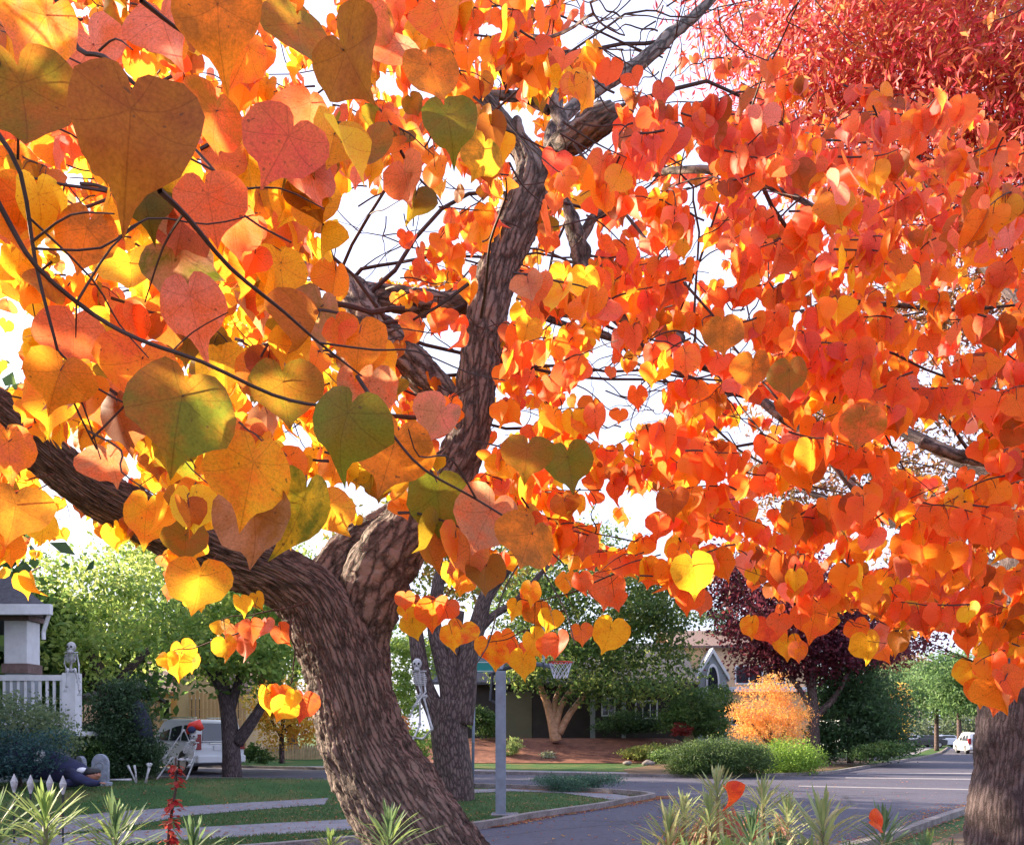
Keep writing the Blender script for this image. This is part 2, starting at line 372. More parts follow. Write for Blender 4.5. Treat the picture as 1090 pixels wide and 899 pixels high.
near=[(-30,-4),(-12,3),(-4,5.5),(1,8),(5,12),(9.9,18),(14,22),(18,24.3),(60,26.5)]
side_near=[(-45,44),(-18.9,32),(-6.1,27.7),(-.14,24.9),(2.6,22.9),(3.5,21.6),(3.3,20.7),(2.6,19.6),(1.93,18.3),(.27,15.9),(-.56,14.4),(-3,11.8),(-7,9.5),(-14,6.5),(-30,0)]
farleft=[(50.6,98),(32,63.8),(20,45),(14.4,36.4),(12.4,33.6),(9,31.6),(6.07,31.2),(-1.7,34.1),(-12.6,39.6),(-45,54)]
road=near+[(60,37),(29,39),(33,55),(36,64),(56,98)]+farleft+side_near
sheet('road',road,'asphalt')
def strip(name,pts,wd,ht,mat,off=0,kind='structure',drape=False):
    v=[];f=[];n=len(pts)
    for i,p in enumerate(pts):
        a=Vector(pts[max(i-1,0)][:2]); b=Vector(pts[min(i+1,n-1)][:2]); t=(b-a).normalized(); nn=Vector((-t.y,t.x))
        q=Vector(p[:2])+nn*off; z=hill(q.x,q.y) if drape else 0
        for s_,zz in ((0,-.05),(0,ht),(wd,ht),(wd,-.05)): v.append((q.x+nn.x*s_,q.y+nn.y*s_,z+zz))
    for i in range(n-1):
        for k in range(3): f.append((i*4+k,i*4+k+1,(i+1)*4+k+1,(i+1)*4+k))
    mb=MB(); mb.add(v,f); o=mb.build(name,mat); tag(o,kind=kind); return o
sm=lambda pts: [tuple(p) for p in catmull(pts,5)]
strip('kerb',sm(side_near),.16,.13,'kerb',off=-.08)
strip('kerb',sm(farleft),.16,.12,'kerb',off=-.08)
strip('kerb',sm(near),.16,.12,'kerb',off=-.08)
strip('kerb',sm([(60,37.2),(31,38.6),(29.3,40),(33,55),(36,64),(56,98)]),.2,.12,'kerb')
# pavements and paths
def q(*pts): return [G(*p) for p in pts]
sheet('sidewalk',[(-30,1.8),(-14,8.4),(-7.6,11.2),(-3.3,13.9),(-1.6,15.0),(-2.3,16.4),(-4.2,15.4),(-8.3,12.9),(-14.6,10.2),(-30,4.0)],'concrete',.006)
sheet('path',q((40,872),(120,864),(200,858),(280,853),(350,849),(345,856),(280,861),(200,868),(120,882),(30,890)),'concrete',.009)
sheet('path',q((395,849),(480,845),(545,842),(600,844),(650,851),(690,850),(640,843),(590,841),(545,838.6),(480,841),(395,844)),'concrete',.012)
sheet('sidewalk',[(11.8,35.2),(5.6,33.2),(-1.2,36),(-12.0,41.8),(-44,56),(-43.6,57.8),(-11.4,43.6),(-.6,37.6),(5.8,34.8),(11.2,36.6)],'concrete',.008)
sheet('sidewalk',[(14.2,38.4),(20.2,48),(31.5,66),(50,100),(48.5,100),(30,66.6),(19,49),(12.9,39)],'concrete',.008)
gx_=[x for x in xs if -8.3<x<11.4]; gy_=[y for y in ys if 44.9<y<52]
me=bpy.data.meshes.new('mulch_bed'); me.from_pydata([(x,y,hill(x,y)+.03) for y in gy_ for x in gx_],[],[(j*len(gx_)+i,j*len(gx_)+i+1,(j+1)*len(gx_)+i+1,(j+1)*len(gx_)+i) for j in range(len(gy_)-1) for i in range(len(gx_)-1)]); tag(link('mulch_bed',me,'mulch',smooth=True),kind='structure')
sheet('mulch_bed',[(-14.2,26.5),(-9.5,25.6),(-6.8,27.0),(-8.5,29.2),(-13.6,31.5),(-17,31)],'dirt',.02,drape=True)
sheet('mulch_bed',[(4.6,32.9),(12.3,34.9),(14.1,37.4),(18.9,45),(24,56),(16,60),(10,50),(5,38)],'dirt',.014)
sheet('planting_strip',[(-6,-2),(9,-2),(15,20),(10.4,17.6),(5.4,11.5),(1.3,7.5),(-3.8,5.1),(-7,4)],'dirt',.006)
for a,b,h0,h1 in ((900,1130,827.0,829.8),(850,1130,836.0,841.5)):
    sheet('road_marking',q((a,h0),(b,h0+(h1-h0)),(b,h0+(h1-h0)+1.1),(a,h0+1.0)),'line',.010)
sheet('road_marking',q((912,822.8),(1130,822.0),(1130,823.0),(912,823.7)),'line',.010)
# ---------------------------------------------------------------- lawn blades and fallen leaves
def inpoly(x,y,poly):
    c=False;n=len(poly);j=n-1
    for i in range(n):
        xi,yi=poly[i][0],poly[i][1];xj,yj=poly[j][0],poly[j][1]
        if (yi>y)!=(yj>y) and x<(xj-xi)*(y-yi)/(yj-yi)+xi: c=not c
        j=i
    return c
paved=[road]+[[tuple(v.co[:2]) for v in []]]
def scatter(n,pyr,pxr,zfun=hill):
    out=[]
    while len(out)<n:
        px=random.uniform(*pxr); py=random.uniform(*pyr); g=G(px,py); out.append((g.x,g.y))
    return out
pth=[q((40,872),(120,864),(200,858),(280,853),(350,849),(345,856),(280,861),(200,868),(120,882),(30,890)),
     [(-30,1.8),(-14,8.4),(-7.6,11.2),(-3.3,13.9),(-1.6,15.0),(-2.3,16.4),(-4.2,15.4),(-8.3,12.9),(-14.6,10.2),(-30,4.0)],
     q((395,849),(480,845),(545,842),(600,844),(650,851),(690,850),(640,843),(590,841),(545,838.6),(480,841),(395,844))]
pts=[p for p in scatter(52000,(826,899),(-60,700)) if not inpoly(p[0],p[1],road) and not any(inpoly(p[0],p[1],k) for k in pth)]
n=len(pts); C=np.array([(x,y,hill(x,y)+.012) for x,y in pts]); T=rng.normal(size=(n,3))*np.array([.018,.018,.004])+np.array([0,0,.034]); B=rvec(n)*.006; B[:,2]=0
pal=np.array([(.022,.075,.02),(.035,.10,.03),(.055,.12,.03),(.10,.11,.045)]); cc=pal[rng.integers(0,4,n)]*(.7+.6*rng.random((n,1)))
tag(cards('grass',C+T*.4,T,B*1.3,cc,'needle'),'short green lawn grass around the corner paths','grass',kind='stuff')
pts=scatter(4200,(822,899),(-60,1060)); extra=[]
for i in range(2600):  # drift along the kerb
    k=random.randrange(3,12); a=side_near[k]; b=side_near[k+1]; t=random.random(); s_=abs(random.gauss(0,.28))
    dx,dy=b[0]-a[0],b[1]-a[1]; l=math.hypot(dx,dy); extra.append((a[0]+dx*t-dy/l*-(.1+s_)*-1,a[1]+dy*t-(dx/l)*(.1+s_)))
for i in range(2000):
    k=random.randrange(3,6); a=near[k]; b=near[k+1]; t=random.random(); s_=random.gauss(.1,.35)
    dx,dy=b[0]-a[0],b[1]-a[1]; l=math.hypot(dx,dy); extra.append((a[0]+dx*t-dy/l*s_,a[1]+dy*t+dx/l*s_))
pts=[p for p in pts if (not inpoly(*p,road) or random.random()<.3)]+extra
n=len(pts); C=np.array([(x,y,hill(x,y)+.03) for x,y in pts]); T=rvec(n); T[:,2]*=.25; T*=.032; B=np.cross(T,np.array([0,0,1])+rvec(n)*.3)*.8
pal=np.array([(.42,.10,.03),(.30,.05,.02),(.5,.25,.05),(.20,.08,.04),(.33,.16,.10)]); cc=pal[rng.integers(0,5,n)]*(.6+.6*rng.random((n,1)))
tag(cards('fallen_leaves',C,T,B,cc,'leafcard'),'fallen brown and red leaves along the kerb and lawn','fallen leaves',kind='stuff')
#MARK_TREES
# ---------------------------------------------------------------- background trees and shrubs
def loc_px(D,base):
    return lambda px,py,off=0: np.array([(px-CX)/F*D-base[0], D+off-base[1], H+(HY-py)/F*D-base[2]])
def ptree(name,label,cat,px,D,limbs,blobs,n,size,pal,bark='bark2',group=None,**kw):
    x=(px-CX)/F*D; base=(x,D,hill(x,D)); L_=loc_px(D,base); k=D/F
    t=thing(name,label,cat,base,0,group)
    if limbs:
        mb=MB()
        for pts,w0,w1 in limbs:
            c=catmull([L_(*p) for p in pts],5); m=len(c)
            mb.tube([Vector(p) for p in c],[(w0+(w1-w0)*i/(m-1))*k*.5 for i in range(m)],10)
        mb.build('trunk',bark,t,True)
    bl=[(L_(b[0],b[1],b[4] if len(b)>4 else 0),np.array([b[2]*k,(b[5] if len(b)>5 else b[2])*k,b[3]*k])) for b in blobs]
    crown('crown',bl,n,size,pal,t,**kw); return t
GL=[(.13,.25,.045),(.22,.34,.06),(.32,.40,.08),(.09,.18,.04)]
GD=[(.022,.055,.02),(.035,.085,.03),(.05,.11,.035),(.03,.06,.03)]
GM=[(.04,.10,.025),(.07,.15,.035),(.12,.19,.05),(.03,.07,.025)]
ptree('maple_tree','leafy light green tree with a forked grey trunk in front of the white van','tree',244,31,
  [([(247,828),(246,795),(243,760),(236,725),(228,690)],21,12),([(252,790),(268,768),(282,745),(300,715)],15,7),([(238,740),(225,715),(205,690)],12,5),([(244,758),(255,720),(262,680)],12,5)],
  [(240,690,62,42),(200,650,60,40,2),(285,700,45,38,-1),(255,630,70,45,1),(160,660,45,36,2),(310,660,40,50,1)],12500,.22,GL,'bark3',clump=30)
ptree('elm_tree','tall bright green tree rising behind the porch and the seated skeleton','tree',118,40,
  [([(120,812),(118,770),(110,730),(95,690)],22,12),([(114,745),(135,715),(160,690)],13,6),([(112,735),(90,720),(75,690)],12,5)],
  [(90,650,55,60),(130,600,70,50,3),(165,640,60,55,1),(100,700,50,40,-2),(30,640,60,60,2),(185,690,55,35,3),(150,560,80,50,5)],12500,.28,[(.22,.34,.07),(.32,.42,.10),(.40,.46,.12),(.13,.24,.06)],'bark2',clump=32)
ptree('ash_tree','sparse pale green tree in the far yard left of the main trunk','tree',310,58,
  [([(312,800),(310,750),(315,700)],12,7)],[(300,640,60,50),(340,690,50,45),(250,600,60,50,3),(380,650,70,55)],9000,.36,GL,'bark2')
ptree('yellow_tree','small golden yellow tree beside the wooden pickets','tree',300,36,
  [([(300,812),(300,785),(302,760)],6,4),([(300,785),(288,765)],4,2),([(301,780),(318,762)],4,2)],
  [(298,768,30,26),(285,750,22,20),(320,758,24,26),(305,735,20,16),(330,780,16,14)],5500,.15,[(.70,.42,.05),(.85,.55,.10),(.45,.38,.06),(.80,.35,.05)],'bark2')
ptree('conifer_shrub','dense dark green upright conifer between the porch and the van','shrub',124,23.5,
  [([(124,832),(125,790),(128,740)],7,3)],
  [(124,812,38,24),(122,788,36,28),(127,762,28,26),(130,738,15,18),(148,798,20,26)],26000,.095,[(.018,.045,.02),(.03,.07,.03),(.045,.10,.035),(.025,.05,.028)],'bark2',mat='needle',clump=36,aspect=.42)
ptree('porch_shrub','grey green leafy shrub in front of the porch railing','shrub',22,20.2,
  [([(22,845),(20,800),(25,770)],5,3)],
  [(15,768,45,32),(55,775,32,20,-.3),(-25,780,40,30),(70,790,14,9)],6500,.085,[(.10,.16,.08),(.16,.22,.11),(.07,.12,.07),(.22,.26,.12)],'bark2',clump=18)
ptree('teal_shrub','dark teal shrub in the shade left of the lying navy figure','shrub',20,19.0,
  None,[(10,800,40,26),(50,798,24,24),(-30,800,40,30)],6000,.07,[(.02,.07,.075),(.035,.10,.10),(.02,.05,.055)],mat='needle')
ptree('boxwood_shrub','small round green shrub behind the grey tombstones','shrub',80,22.5,
  None,[(80,800,24,20),(62,808,16,14),(100,803,12,16)],4500,.07,GM,clump=18)
ptree('small_bush','low leafy green bush beside the conifer, near the van wheel','shrub',160,25,
  None,[(160,812,10,14),(166,800,6,10)],1300,.08,GM,clump=16)
# street tree behind the main trunk
ptree('street_tree','dark multi stemmed tree with a skeleton tied to its left stem','tree',482,20.6,
  [([(485,856),(484,835),(481,805),(478,775),(480,745)],42,38),([(474,790),(465,760),(452,730),(446,700),(440,660),(425,610)],24,13),([(480,760),(478,730),(470,700),(462,660),(470,600)],24,12),([(490,770),(495,735),(498,700),(510,660),(520,630),(555,585)],28,12),([(503,680),(525,655),(548,640),(585,600)],10,5),([(486,745),(482,700),(490,650)],20,9)],
  [(470,560,70,50,1),(540,560,60,45,2),(400,560,60,45,2),(480,610,50,22,1)],4200,.16,[(.10,.16,.03),(.35,.20,.03),(.18,.22,.04)],'bark2',clump=18)
ptree('broadleaf_tree','broad dark green tree with bare pinkish forked stems over the mulch bank','tree',588,49,
  [([(592,788),(588,768),(583,750),(578,738),(574,725)],13,5),([(590,778),(594,760),(600,745),(612,728)],10,4),([(589,765),(591,745),(597,728)],8,3),([(595,780),(606,760),(620,742),(635,725)],9,4)],
  [(630,700,55,30),(690,680,50,35,1),(590,690,50,32,-1),(650,640,75,40),(560,640,50,40,1),(700,640,50,35,2),(600,600,70,40),(640,735,40,16,-2),(560,715,36,16,-2),(720,715,28,28,2),(680,735,30,14,-2)],26000,.26,
  [(.035,.08,.022),(.06,.13,.03),(.10,.17,.04),(.22,.26,.06),(.03,.06,.02)],'pinkbark',clump=34)
ptree('plum_tree','dark purple leaved tree across the road, right of the cream house','tree',866,43,
  [([(868,812),(867,780),(866,750),(862,720)],12,9),([(867,760),(845,725),(820,700)],7,4),([(866,765),(890,740),(905,710)],9,4),([(864,730),(868,690),(875,650)],8,4)],
  [(858,700,50,26),(815,700,36,20),(860,660,60,40),(810,665,45,38),(900,680,48,34),(830,620,60,40,1),(900,630,60,40,2),(780,610,40,40,2),(940,690,34,20,2),(985,670,40,24,3)],27000,.23,
  [(.06,.008,.022),(.11,.012,.03),(.16,.02,.035),(.04,.008,.02)],'bark2',clump=30)
ptree('golden_maple','feathery golden orange maple shrub behind the clipped hedge','tree',822,35.5,
  [([(822,818),(822,790),(815,765)],7,4),([(822,800),(840,770)],5,2),([(822,795),(800,770)],5,2)],
  [(820,776,30,18),(803,752,20,16),(838,756,20,20),(815,733,13,14),(832,738,10,12),(846,782,13,14),(794,780,12,10),(852,762,9,8),(796,736,7,8),(790,760,10,9),(822,722,6,8),(808,768,16,14)],11000,.11,
  [(.80,.36,.06),(.85,.46,.12),(.72,.22,.05),(.66,.40,.08),(.75,.27,.12)],'bark2',mat='leafcard',clump=24,aspect=.28,droop=.5,shell=.35,spread=.12)
ptree('clipped_hedge','long rounded green hedge at the edge of the far pavement','hedge',765,31.4,
  None,[(740,808,27,20),(765,806,32,21),(795,808,28,19),(728,812,16,15)],34000,.085,[(.03,.075,.02),(.06,.12,.03),(.11,.17,.045),(.03,.06,.02)],mat='needle',clump=26,droop=-.6,aspect=.36,shell=.6,spread=.07,zmin=.03)
ptree('bright_shrub','bright lime green rounded shrub at the right end of the hedge','shrub',842,33.2,
  None,[(842,806,28,18),(825,810,20,15),(858,810,14,13)],9000,.085,[(.16,.30,.03),(.25,.40,.05),(.12,.22,.03)],mat='needle',clump=20,shell=.75,zmin=.03)
ptree('laurel_shrub','large dark green shrub right of the purple tree trunk','shrub',905,44,
  [([(905,812),(905,780),(900,750)],7,4)],
  [(900,765,36,36),(930,770,28,30),(905,730,34,24),(880,790,20,18),(950,790,16,16)],15000,.19,GD+[(.05,.10,.05)],clump=26,zmin=.05)
ptree('laurel_shrub','tall spreading dark green shrub behind the street corner, left of the yellow sapling','shrub',925,52,
  [([(925,806),(925,770),(925,745)],7,4)],
  [(925,735,34,26),(948,755,24,26),(890,745,24,26)],9000,.20,GD+[(.06,.12,.05)],clump=26,zmin=.05)
ptree('corner_shrub','low dark green mounded shrub beside the far kerb','shrub',940,41,None,[(940,798,22,9),(920,802,20,8),(965,796,16,6)],3500,.12,GM,mat='needle',zmin=.03)
ptree('yellow_sapling','slender yellow tree by the far driveway','tree',957,66,
  [([(957,798),(957,770),(957,740)],3,2)],[(957,765,10,14),(955,748,12,10),(960,735,10,8),(958,780,9,8)],2400,.2,[(.60,.50,.08),(.75,.55,.10),(.75,.28,.15)],'bark2')
ptree('avenue_tree','round green street tree on the far lawn, left one of the pair','tree',997,78,
  [([(997,799),(997,775),(997,755)],5,4)],[(997,745,34,20),(985,730,34,22),(1010,735,30,20)],8000,.32,[(.05,.11,.04),(.08,.16,.06),(.10,.18,.07)],'bark2')
ptree('avenue_tree','taller green street tree beside the far white car, right one of the pair','tree',1021,72,
  [([(1021,798),(1021,770),(1020,750)],5,4)],[(1025,740,34,24),(1045,725,34,26),(1010,715,34,24),(1060,750,30,20)],9000,.32,[(.05,.11,.04),(.08,.16,.05),(.10,.18,.07)],'bark2')
ptree('far_tree','hazy green trees closing the end of the far street','tree',985,150,
  [([(985,792),(985,760),(985,730)],5,4)],[(960,735,50,30),(1020,730,60,34),(1080,720,60,50),(900,720,50,44),(1130,720,60,60)],11000,.7,[(.07,.12,.06),(.10,.15,.08),(.14,.17,.09)],'bark2')
ptree('rust_tree','rust brown leaved tree between the purple tree and the far houses','tree',965,92,
  [([(965,793),(965,770),(965,740)],4,3)],[(965,715,26,18),(945,705,24,16),(985,720,16,12)],4500,.35,[(.30,.12,.06),(.22,.10,.05),(.16,.12,.05)],'bark2')
ptree('fir_tree','dark fir tree rising beside the cream house roof','tree',775,62,
  [([(775,800),(775,740),(775,640)],6,2)],[(775,700,16,30),(772,670,13,24),(776,640,9,20),(760,655,16,5)],3800,.28,GD,'bark2',aspect=.35)
ptree('dark_shrub','dark round shrub in front of the shaded house wall','shrub',668,50.5,None,[(668,768,24,12),(650,772,16,9),(690,772,16,8)],4000,.16,GD,zmin=.02)
ptree('hillside_shrub','mid green shrub left of the cream house, under the broadleaf tree','shrub',738,47,None,[(738,755,26,24),(720,765,20,16),(752,768,18,16)],6000,.17,GM)
ptree('hillside_shrub','bright green shrub directly below the arched window','shrub',765,50,None,[(765,745,16,18),(760,770,18,16)],3500,.17,GM+[(.10,.2,.05)])
ptree('red_shrub','small dark red shrub at the foot of the cream house','shrub',724,46,None,[(724,776,10,6)],900,.13,[(.28,.03,.03),(.16,.03,.03)])
ptree('wall_shrub','green shrub against the dark wall left of the street pole','shrub',517,50,None,[(517,770,15,14),(510,760,10,10)],3000,.16,GM)
ptree('bank_shrub','pale green spiky shrub on the left end of the mulch bank','shrub',548,46.8,None,[(548,792,8,9),(540,798,8,6)],1500,.16,[(.22,.30,.10),(.30,.36,.14),(.12,.2,.06)],aspect=.25,droop=-1.2)
ptree('bank_shrub','small silvery shrub on the middle of the mulch bank','shrub',583,46.6,None,[(583,804,9,4)],600,.11,[(.34,.36,.28),(.22,.26,.18)])
ptree('bank_shrub','low yellow green shrub on the right end of the mulch bank','shrub',694,45.8,None,[(694,799,24,7),(675,803,14,5),(712,800,14,6)],3600,.13,[(.20,.26,.06),(.30,.30,.08),(.12,.17,.04)])
ptree('bank_shrub','dark green mound between the mulch bank and the hedge','shrub',706,40.5,None,[(706,804,13,7)],1500,.11,GM,zmin=.02)
ptree('juniper_shrub','low spreading blue green juniper on the street corner','shrub',612,23.8,
  [([(612,845),(606,835),(590,828)],4,2),([(612,845),(630,834),(650,828)],4,2)],
  [(612,832,32,6),(590,830,24,4,0,20),(640,829,24,4.5,0,20),(612,838,28,4)],9500,.06,[(.035,.10,.075),(.05,.13,.09),(.08,.17,.11),(.03,.07,.05)],mat='needle',clump=20,aspect=.35,droop=-.3,zmin=.03)
ptree('far_shrub','low shrubs and young trees glimpsed left of the dark stems of the street tree','shrub',432,40,None,[(425,745,22,30),(440,790,22,18),(420,700,22,26),(450,700,20,24)],6000,.18,GL+[(.2,.28,.05)])
ptree('garden_shrub','low green shrub at the yard edge under the yellow tree','shrub',268,35,None,[(268,800,14,8),(282,806,10,6)],1500,.11,GM)
ptree('copper_shrub','small copper coloured shrub just left of the street tree trunk','shrub',430,33,None,[(428,772,8,9),(424,785,7,8)],900,.10,[(.6,.28,.10),(.5,.2,.08)])
ptree('far_shrub','dark shrubs closing the view under the two green street trees','shrub',1000,112,None,[(960,772,30,12),(1000,774,34,12),(1040,768,40,18),(1090,765,50,24)],7000,.5,[(.05,.08,.05),(.08,.12,.07),(.10,.12,.08)])
# tall trees added out of view on the left to shade lawns and road
for i,(x,y,h,r) in enumerate(((-26,24,12,4.4),(-20.5,25,13.5,4.2),(-27.5,34.5,15,5.2),(-20,18,11.5,4.2),(-35,43,13,3.6),(-42,27,16,5.5),(-24,30,16.5,4.6),(-17.6,17.4,11.8,3.5),(-33,33,13,5),(-40,20,15,5.5),(-30,13,11.5,4.6),(-46,38,15,5.5),(-24,38.5,9,3.6),(-33,4,12,4.6),(-60,50,19,6.5),(-46,58,13,5),(-25,50,9.0,4.2),(-52,28,17,6))):
    t=thing('added_shade_tree','dense green tree added left of the porch to cast shade','tree',(x,y,hill(x,y)),0,'added shade trees left of the porch')
    mb=MB(); mb.tube([(0,0,-.1),(0.1,0,h*.3),(0,.1,h*.75)],[.32,.26,.1],9); mb.build('trunk','bark2',t,True)
    crown('crown',[(np.array([0,0,h*.52]),np.array([r,r,h*.33])),(np.array([.6,.5,h*.78]),np.array([r*.75,r*.75,h*.22])),(np.array([-.5,.5,h*.3]),np.array([r*.9,r*.9,h*.2]))],5200,.62,GM,t,clump=20)

# ---------------------------------------------------------------- houses
def W(o):
    """mesh built in world coordinates under an unrotated empty"""
    o.matrix_parent_inverse=Matrix.Translation(-Vector(o.parent.location)); return o
def window(par,x0,x1,z0,z1,y,depth=.08,frame='white',mull=(1,1),facing=-1):
    f=MB(); t=.09
    a,b=(y-depth,y+.03)
    f.box(x0,x1,a,b,z0,z0+t).box(x0,x1,a,b,z1-t,z1).box(x0,x0+t,a,b,z0+t,z1-t).box(x1-t,x1,a,b,z0+t,z1-t)
    for i in range(1,mull[0]+1):
        xx=x0+(x1-x0)*i/(mull[0]+1); f.box(xx-.025,xx+.025,a+.01,b,z0+t,z1-t)
    o=W(f.build('window',frame,par))
    g=MB().box(x0+t,x1-t,y-.02,y+.02,z0+t,z1-t).build('pane','glass',o); return o
def gable(par,x0,x1,y0,y1,z0,z1,mat,over=.4,axis='y',th=.16):
    # roof slabs; ridge runs along axis
    mb=MB()
    if axis=='x':
        ym=(y0+y1)/2; mb.prism([(y0-over,z0-over*(z1-z0)/((y1-y0)/2)),(ym,z1),(ym,z1+th),(y0-over,z0+th-over*(z1-z0)/((y1-y0)/2))],'x',x0-over,x1+over)
        mb.prism([(y1+over,z0-over*(z1-z0)/((y1-y0)/2)),(y1+over,z0+th-over*(z1-z0)/((y1-y0)/2)),(ym,z1+th),(ym,z1)],'x',x0-over,x1+over)
    else:
        xm=(x0+x1)/2; s=over*(z1-z0)/((x1-x0)/2)
        mb.prism([(x0-over,z0-s),(xm,z1),(xm,z1+th),(x0-over,z0+th-s)],'y',y0-over,y1+over)
        mb.prism([(x1+over,z0-s),(x1+over,z0+th-s),(xm,z1+th),(xm,z1)],'y',y0-over,y1+over)
    return W(mb.build('roof',mat,par))
def wallbox(par,x0,x1,y0,y1,z0,z1,mat,peak=None,axis='y',name='wall'):
    mb=MB()
    if peak is None: mb.box(x0,x1,y0,y1,z0,z1)
    elif axis=='y': mb.prism([(x0,z0),(x1,z0),(x1,z1),((x0+x1)/2,peak),(x0,z1)],'y',y0,y1)
    else: mb.prism([(y0,z0),(y1,z0),(y1,z1),((y0+y1)/2,peak),(y0,z1)],'x',x0,x1)
    return W(mb.build(name,mat,par))
# porch house, left
D=22.0; k=D/F; X=lambda px,d=D:(px-CX)/F*d; Z=lambda py,d=D:H+(HY-py)/F*d
ph=thing('porch_house','white porch house on the left with a shingled eave and square column','house',(X(-60),D+2,0))
zf=Z(778); wallbox(ph,X(-420),X(-120),D+1.6,D+4,-.1,Z(646),'greywall')
window(ph,X(-200),X(-130),Z(740),Z(670),D+1.6)
W(MB().box(X(-420),X(72),D-.1,D+.9,.0,zf-.12).build('porch_base','greywall',ph))
W(MB().box(X(-420),X(85),D-.22,D+1.0,zf-.12,zf,).build('porch_floor','white',ph))
# hipped porch roof
mb=MB(); ez=Z(652); ex=X(68)
mb.add([(X(-420),D-.6,ez),(ex,D-.6,ez),(ex*1.30,D+5,ez),(X(-420),D+5,ez),(X(-420),D+2.5,ez+2.2),(ex-3.6,D+2.5,ez+2.0)],[(0,1,5,4),(1,2,5),(2,3,4,5),(0,3,2,1),(0,4,3)])
W(mb.build('roof','shingle',ph))
W(MB().box(X(-420),ex+.04,D-.75,D-.6,ez-.14,ez+.12).build('gutter','white',ph))
W(MB().tube([(ex-.05,D-.6,ez-.1),(ex-.25,D-.5,ez-.55),(ex-.25,D-.5,ez-.75)],.05,8).build('downspout','white',ph))
mb=MB(); cx0,cx1=X(4),X(29); mb.box(cx0,cx1,D,D+.6,Z(706),Z(660)); W(mb.build('column','white',ph,bevel=.02))
W(MB().box(cx0-.08,cx1+.08,D-.08,D+.68,Z(660),Z(655)).box(cx0-.04,cx1+.04,D-.04,D+.64,Z(716),Z(706)).box(X(-420),cx1+.25,D-.02,D+.3,Z(655),ez-.02).build('column_trim','brownshingle',ph))
W(MB().box(cx0+.02,cx1-.02,D+.02,D+.58,zf,Z(716)).build('pier','greywall',ph))
mb=MB(); mb.box(X(-60),X(68),D-.03,D+.07,Z(724),Z(718)).box(X(-60),X(68),D,D+.05,Z(771),Z(767))
for i in range(17): xx=X(-58+i*7.6); mb.box(xx,xx+.062,D+.002,D+.048,Z(767),Z(724))
W(mb.build('railing','white',ph)); W(MB().box(X(68),X(82),D-.09,D+.25,zf,Z(716)).build('railing_post','white',ph))
W(MB().box(X(30),X(82),D-.14,D-.11,.2,zf-.16).build('skirting','white',ph)) if False else None
# warm lit neighbour behind the van
D2=56
nh=thing('tan_house','sunlit cream house with a dark gabled roof behind the van','house',(X(190,D2),D2,.4))
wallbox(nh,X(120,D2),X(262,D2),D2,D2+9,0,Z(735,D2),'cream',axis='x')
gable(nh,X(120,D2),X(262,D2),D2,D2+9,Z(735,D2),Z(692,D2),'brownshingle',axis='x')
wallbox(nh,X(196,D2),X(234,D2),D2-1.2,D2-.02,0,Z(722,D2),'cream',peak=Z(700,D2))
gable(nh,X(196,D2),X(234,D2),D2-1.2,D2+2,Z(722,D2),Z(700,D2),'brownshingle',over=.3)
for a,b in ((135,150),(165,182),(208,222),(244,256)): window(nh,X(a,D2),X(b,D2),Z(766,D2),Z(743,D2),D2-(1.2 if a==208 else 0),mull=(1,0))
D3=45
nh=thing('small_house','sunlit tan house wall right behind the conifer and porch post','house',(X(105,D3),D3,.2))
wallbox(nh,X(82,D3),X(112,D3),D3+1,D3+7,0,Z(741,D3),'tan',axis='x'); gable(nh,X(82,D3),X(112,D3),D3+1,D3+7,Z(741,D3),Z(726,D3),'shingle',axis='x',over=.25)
# picket fences
def picket(name,label,p0,p1,h,mat,step=.16):
    t=thing(name,label,'fence',(p0[0],p0[1],p0[2])); a=Vector(p0); b=Vector(p1); L_=(b-a).length; n=int(L_/step); d=(b-a)/n; nn=Vector((-d.y,d.x,0)).normalized()
    mb=MB(); ang=math.atan2(d.y,d.x)
    for i in range(n):
        c=a+d*(i+.5); hh=h*(1+random.uniform(-.03,.03)); wv=step*.40
        mb.prism([(-wv,0),(wv,0),(wv,hh-.06),(0,hh),(-wv,hh-.06)],'y',-.012,.012)
        for j in range(len(mb.v)-10,len(mb.v)):
            v=Vector(mb.v[j]); mb.v[j]=(c.x+v.x*math.cos(ang)-v.y*math.sin(ang),c.y+v.x*math.sin(ang)+v.y*math.cos(ang),c.z+v.z)
    W(mb.build('pickets',mat,t))
    for zz in (h*.25,h*.75): W(MB().tube([a+nn*.045+Vector((0,0,zz)),b+nn*.045+Vector((0,0,zz))],.03,4).build('rail',mat,t))
    return t
g0=G(268,806); g1=G(345,808)
picket('picket_fence','weathered tan picket fence by the small yellow tree',(X(283,48),48,.05),(X(350,47),47,.05),.95,'picket')
picket('picket_fence','sunlit cream picket fence between the porch and the conifer',(X(83,36),36,0),(X(122,37),37,0),Z(750,36),'cream',.2)
picket('picket_fence','high tan board fence behind the white van',(X(200,46),46,.1),(X(262,46),46,.1),Z(738,46),'tan',.2)
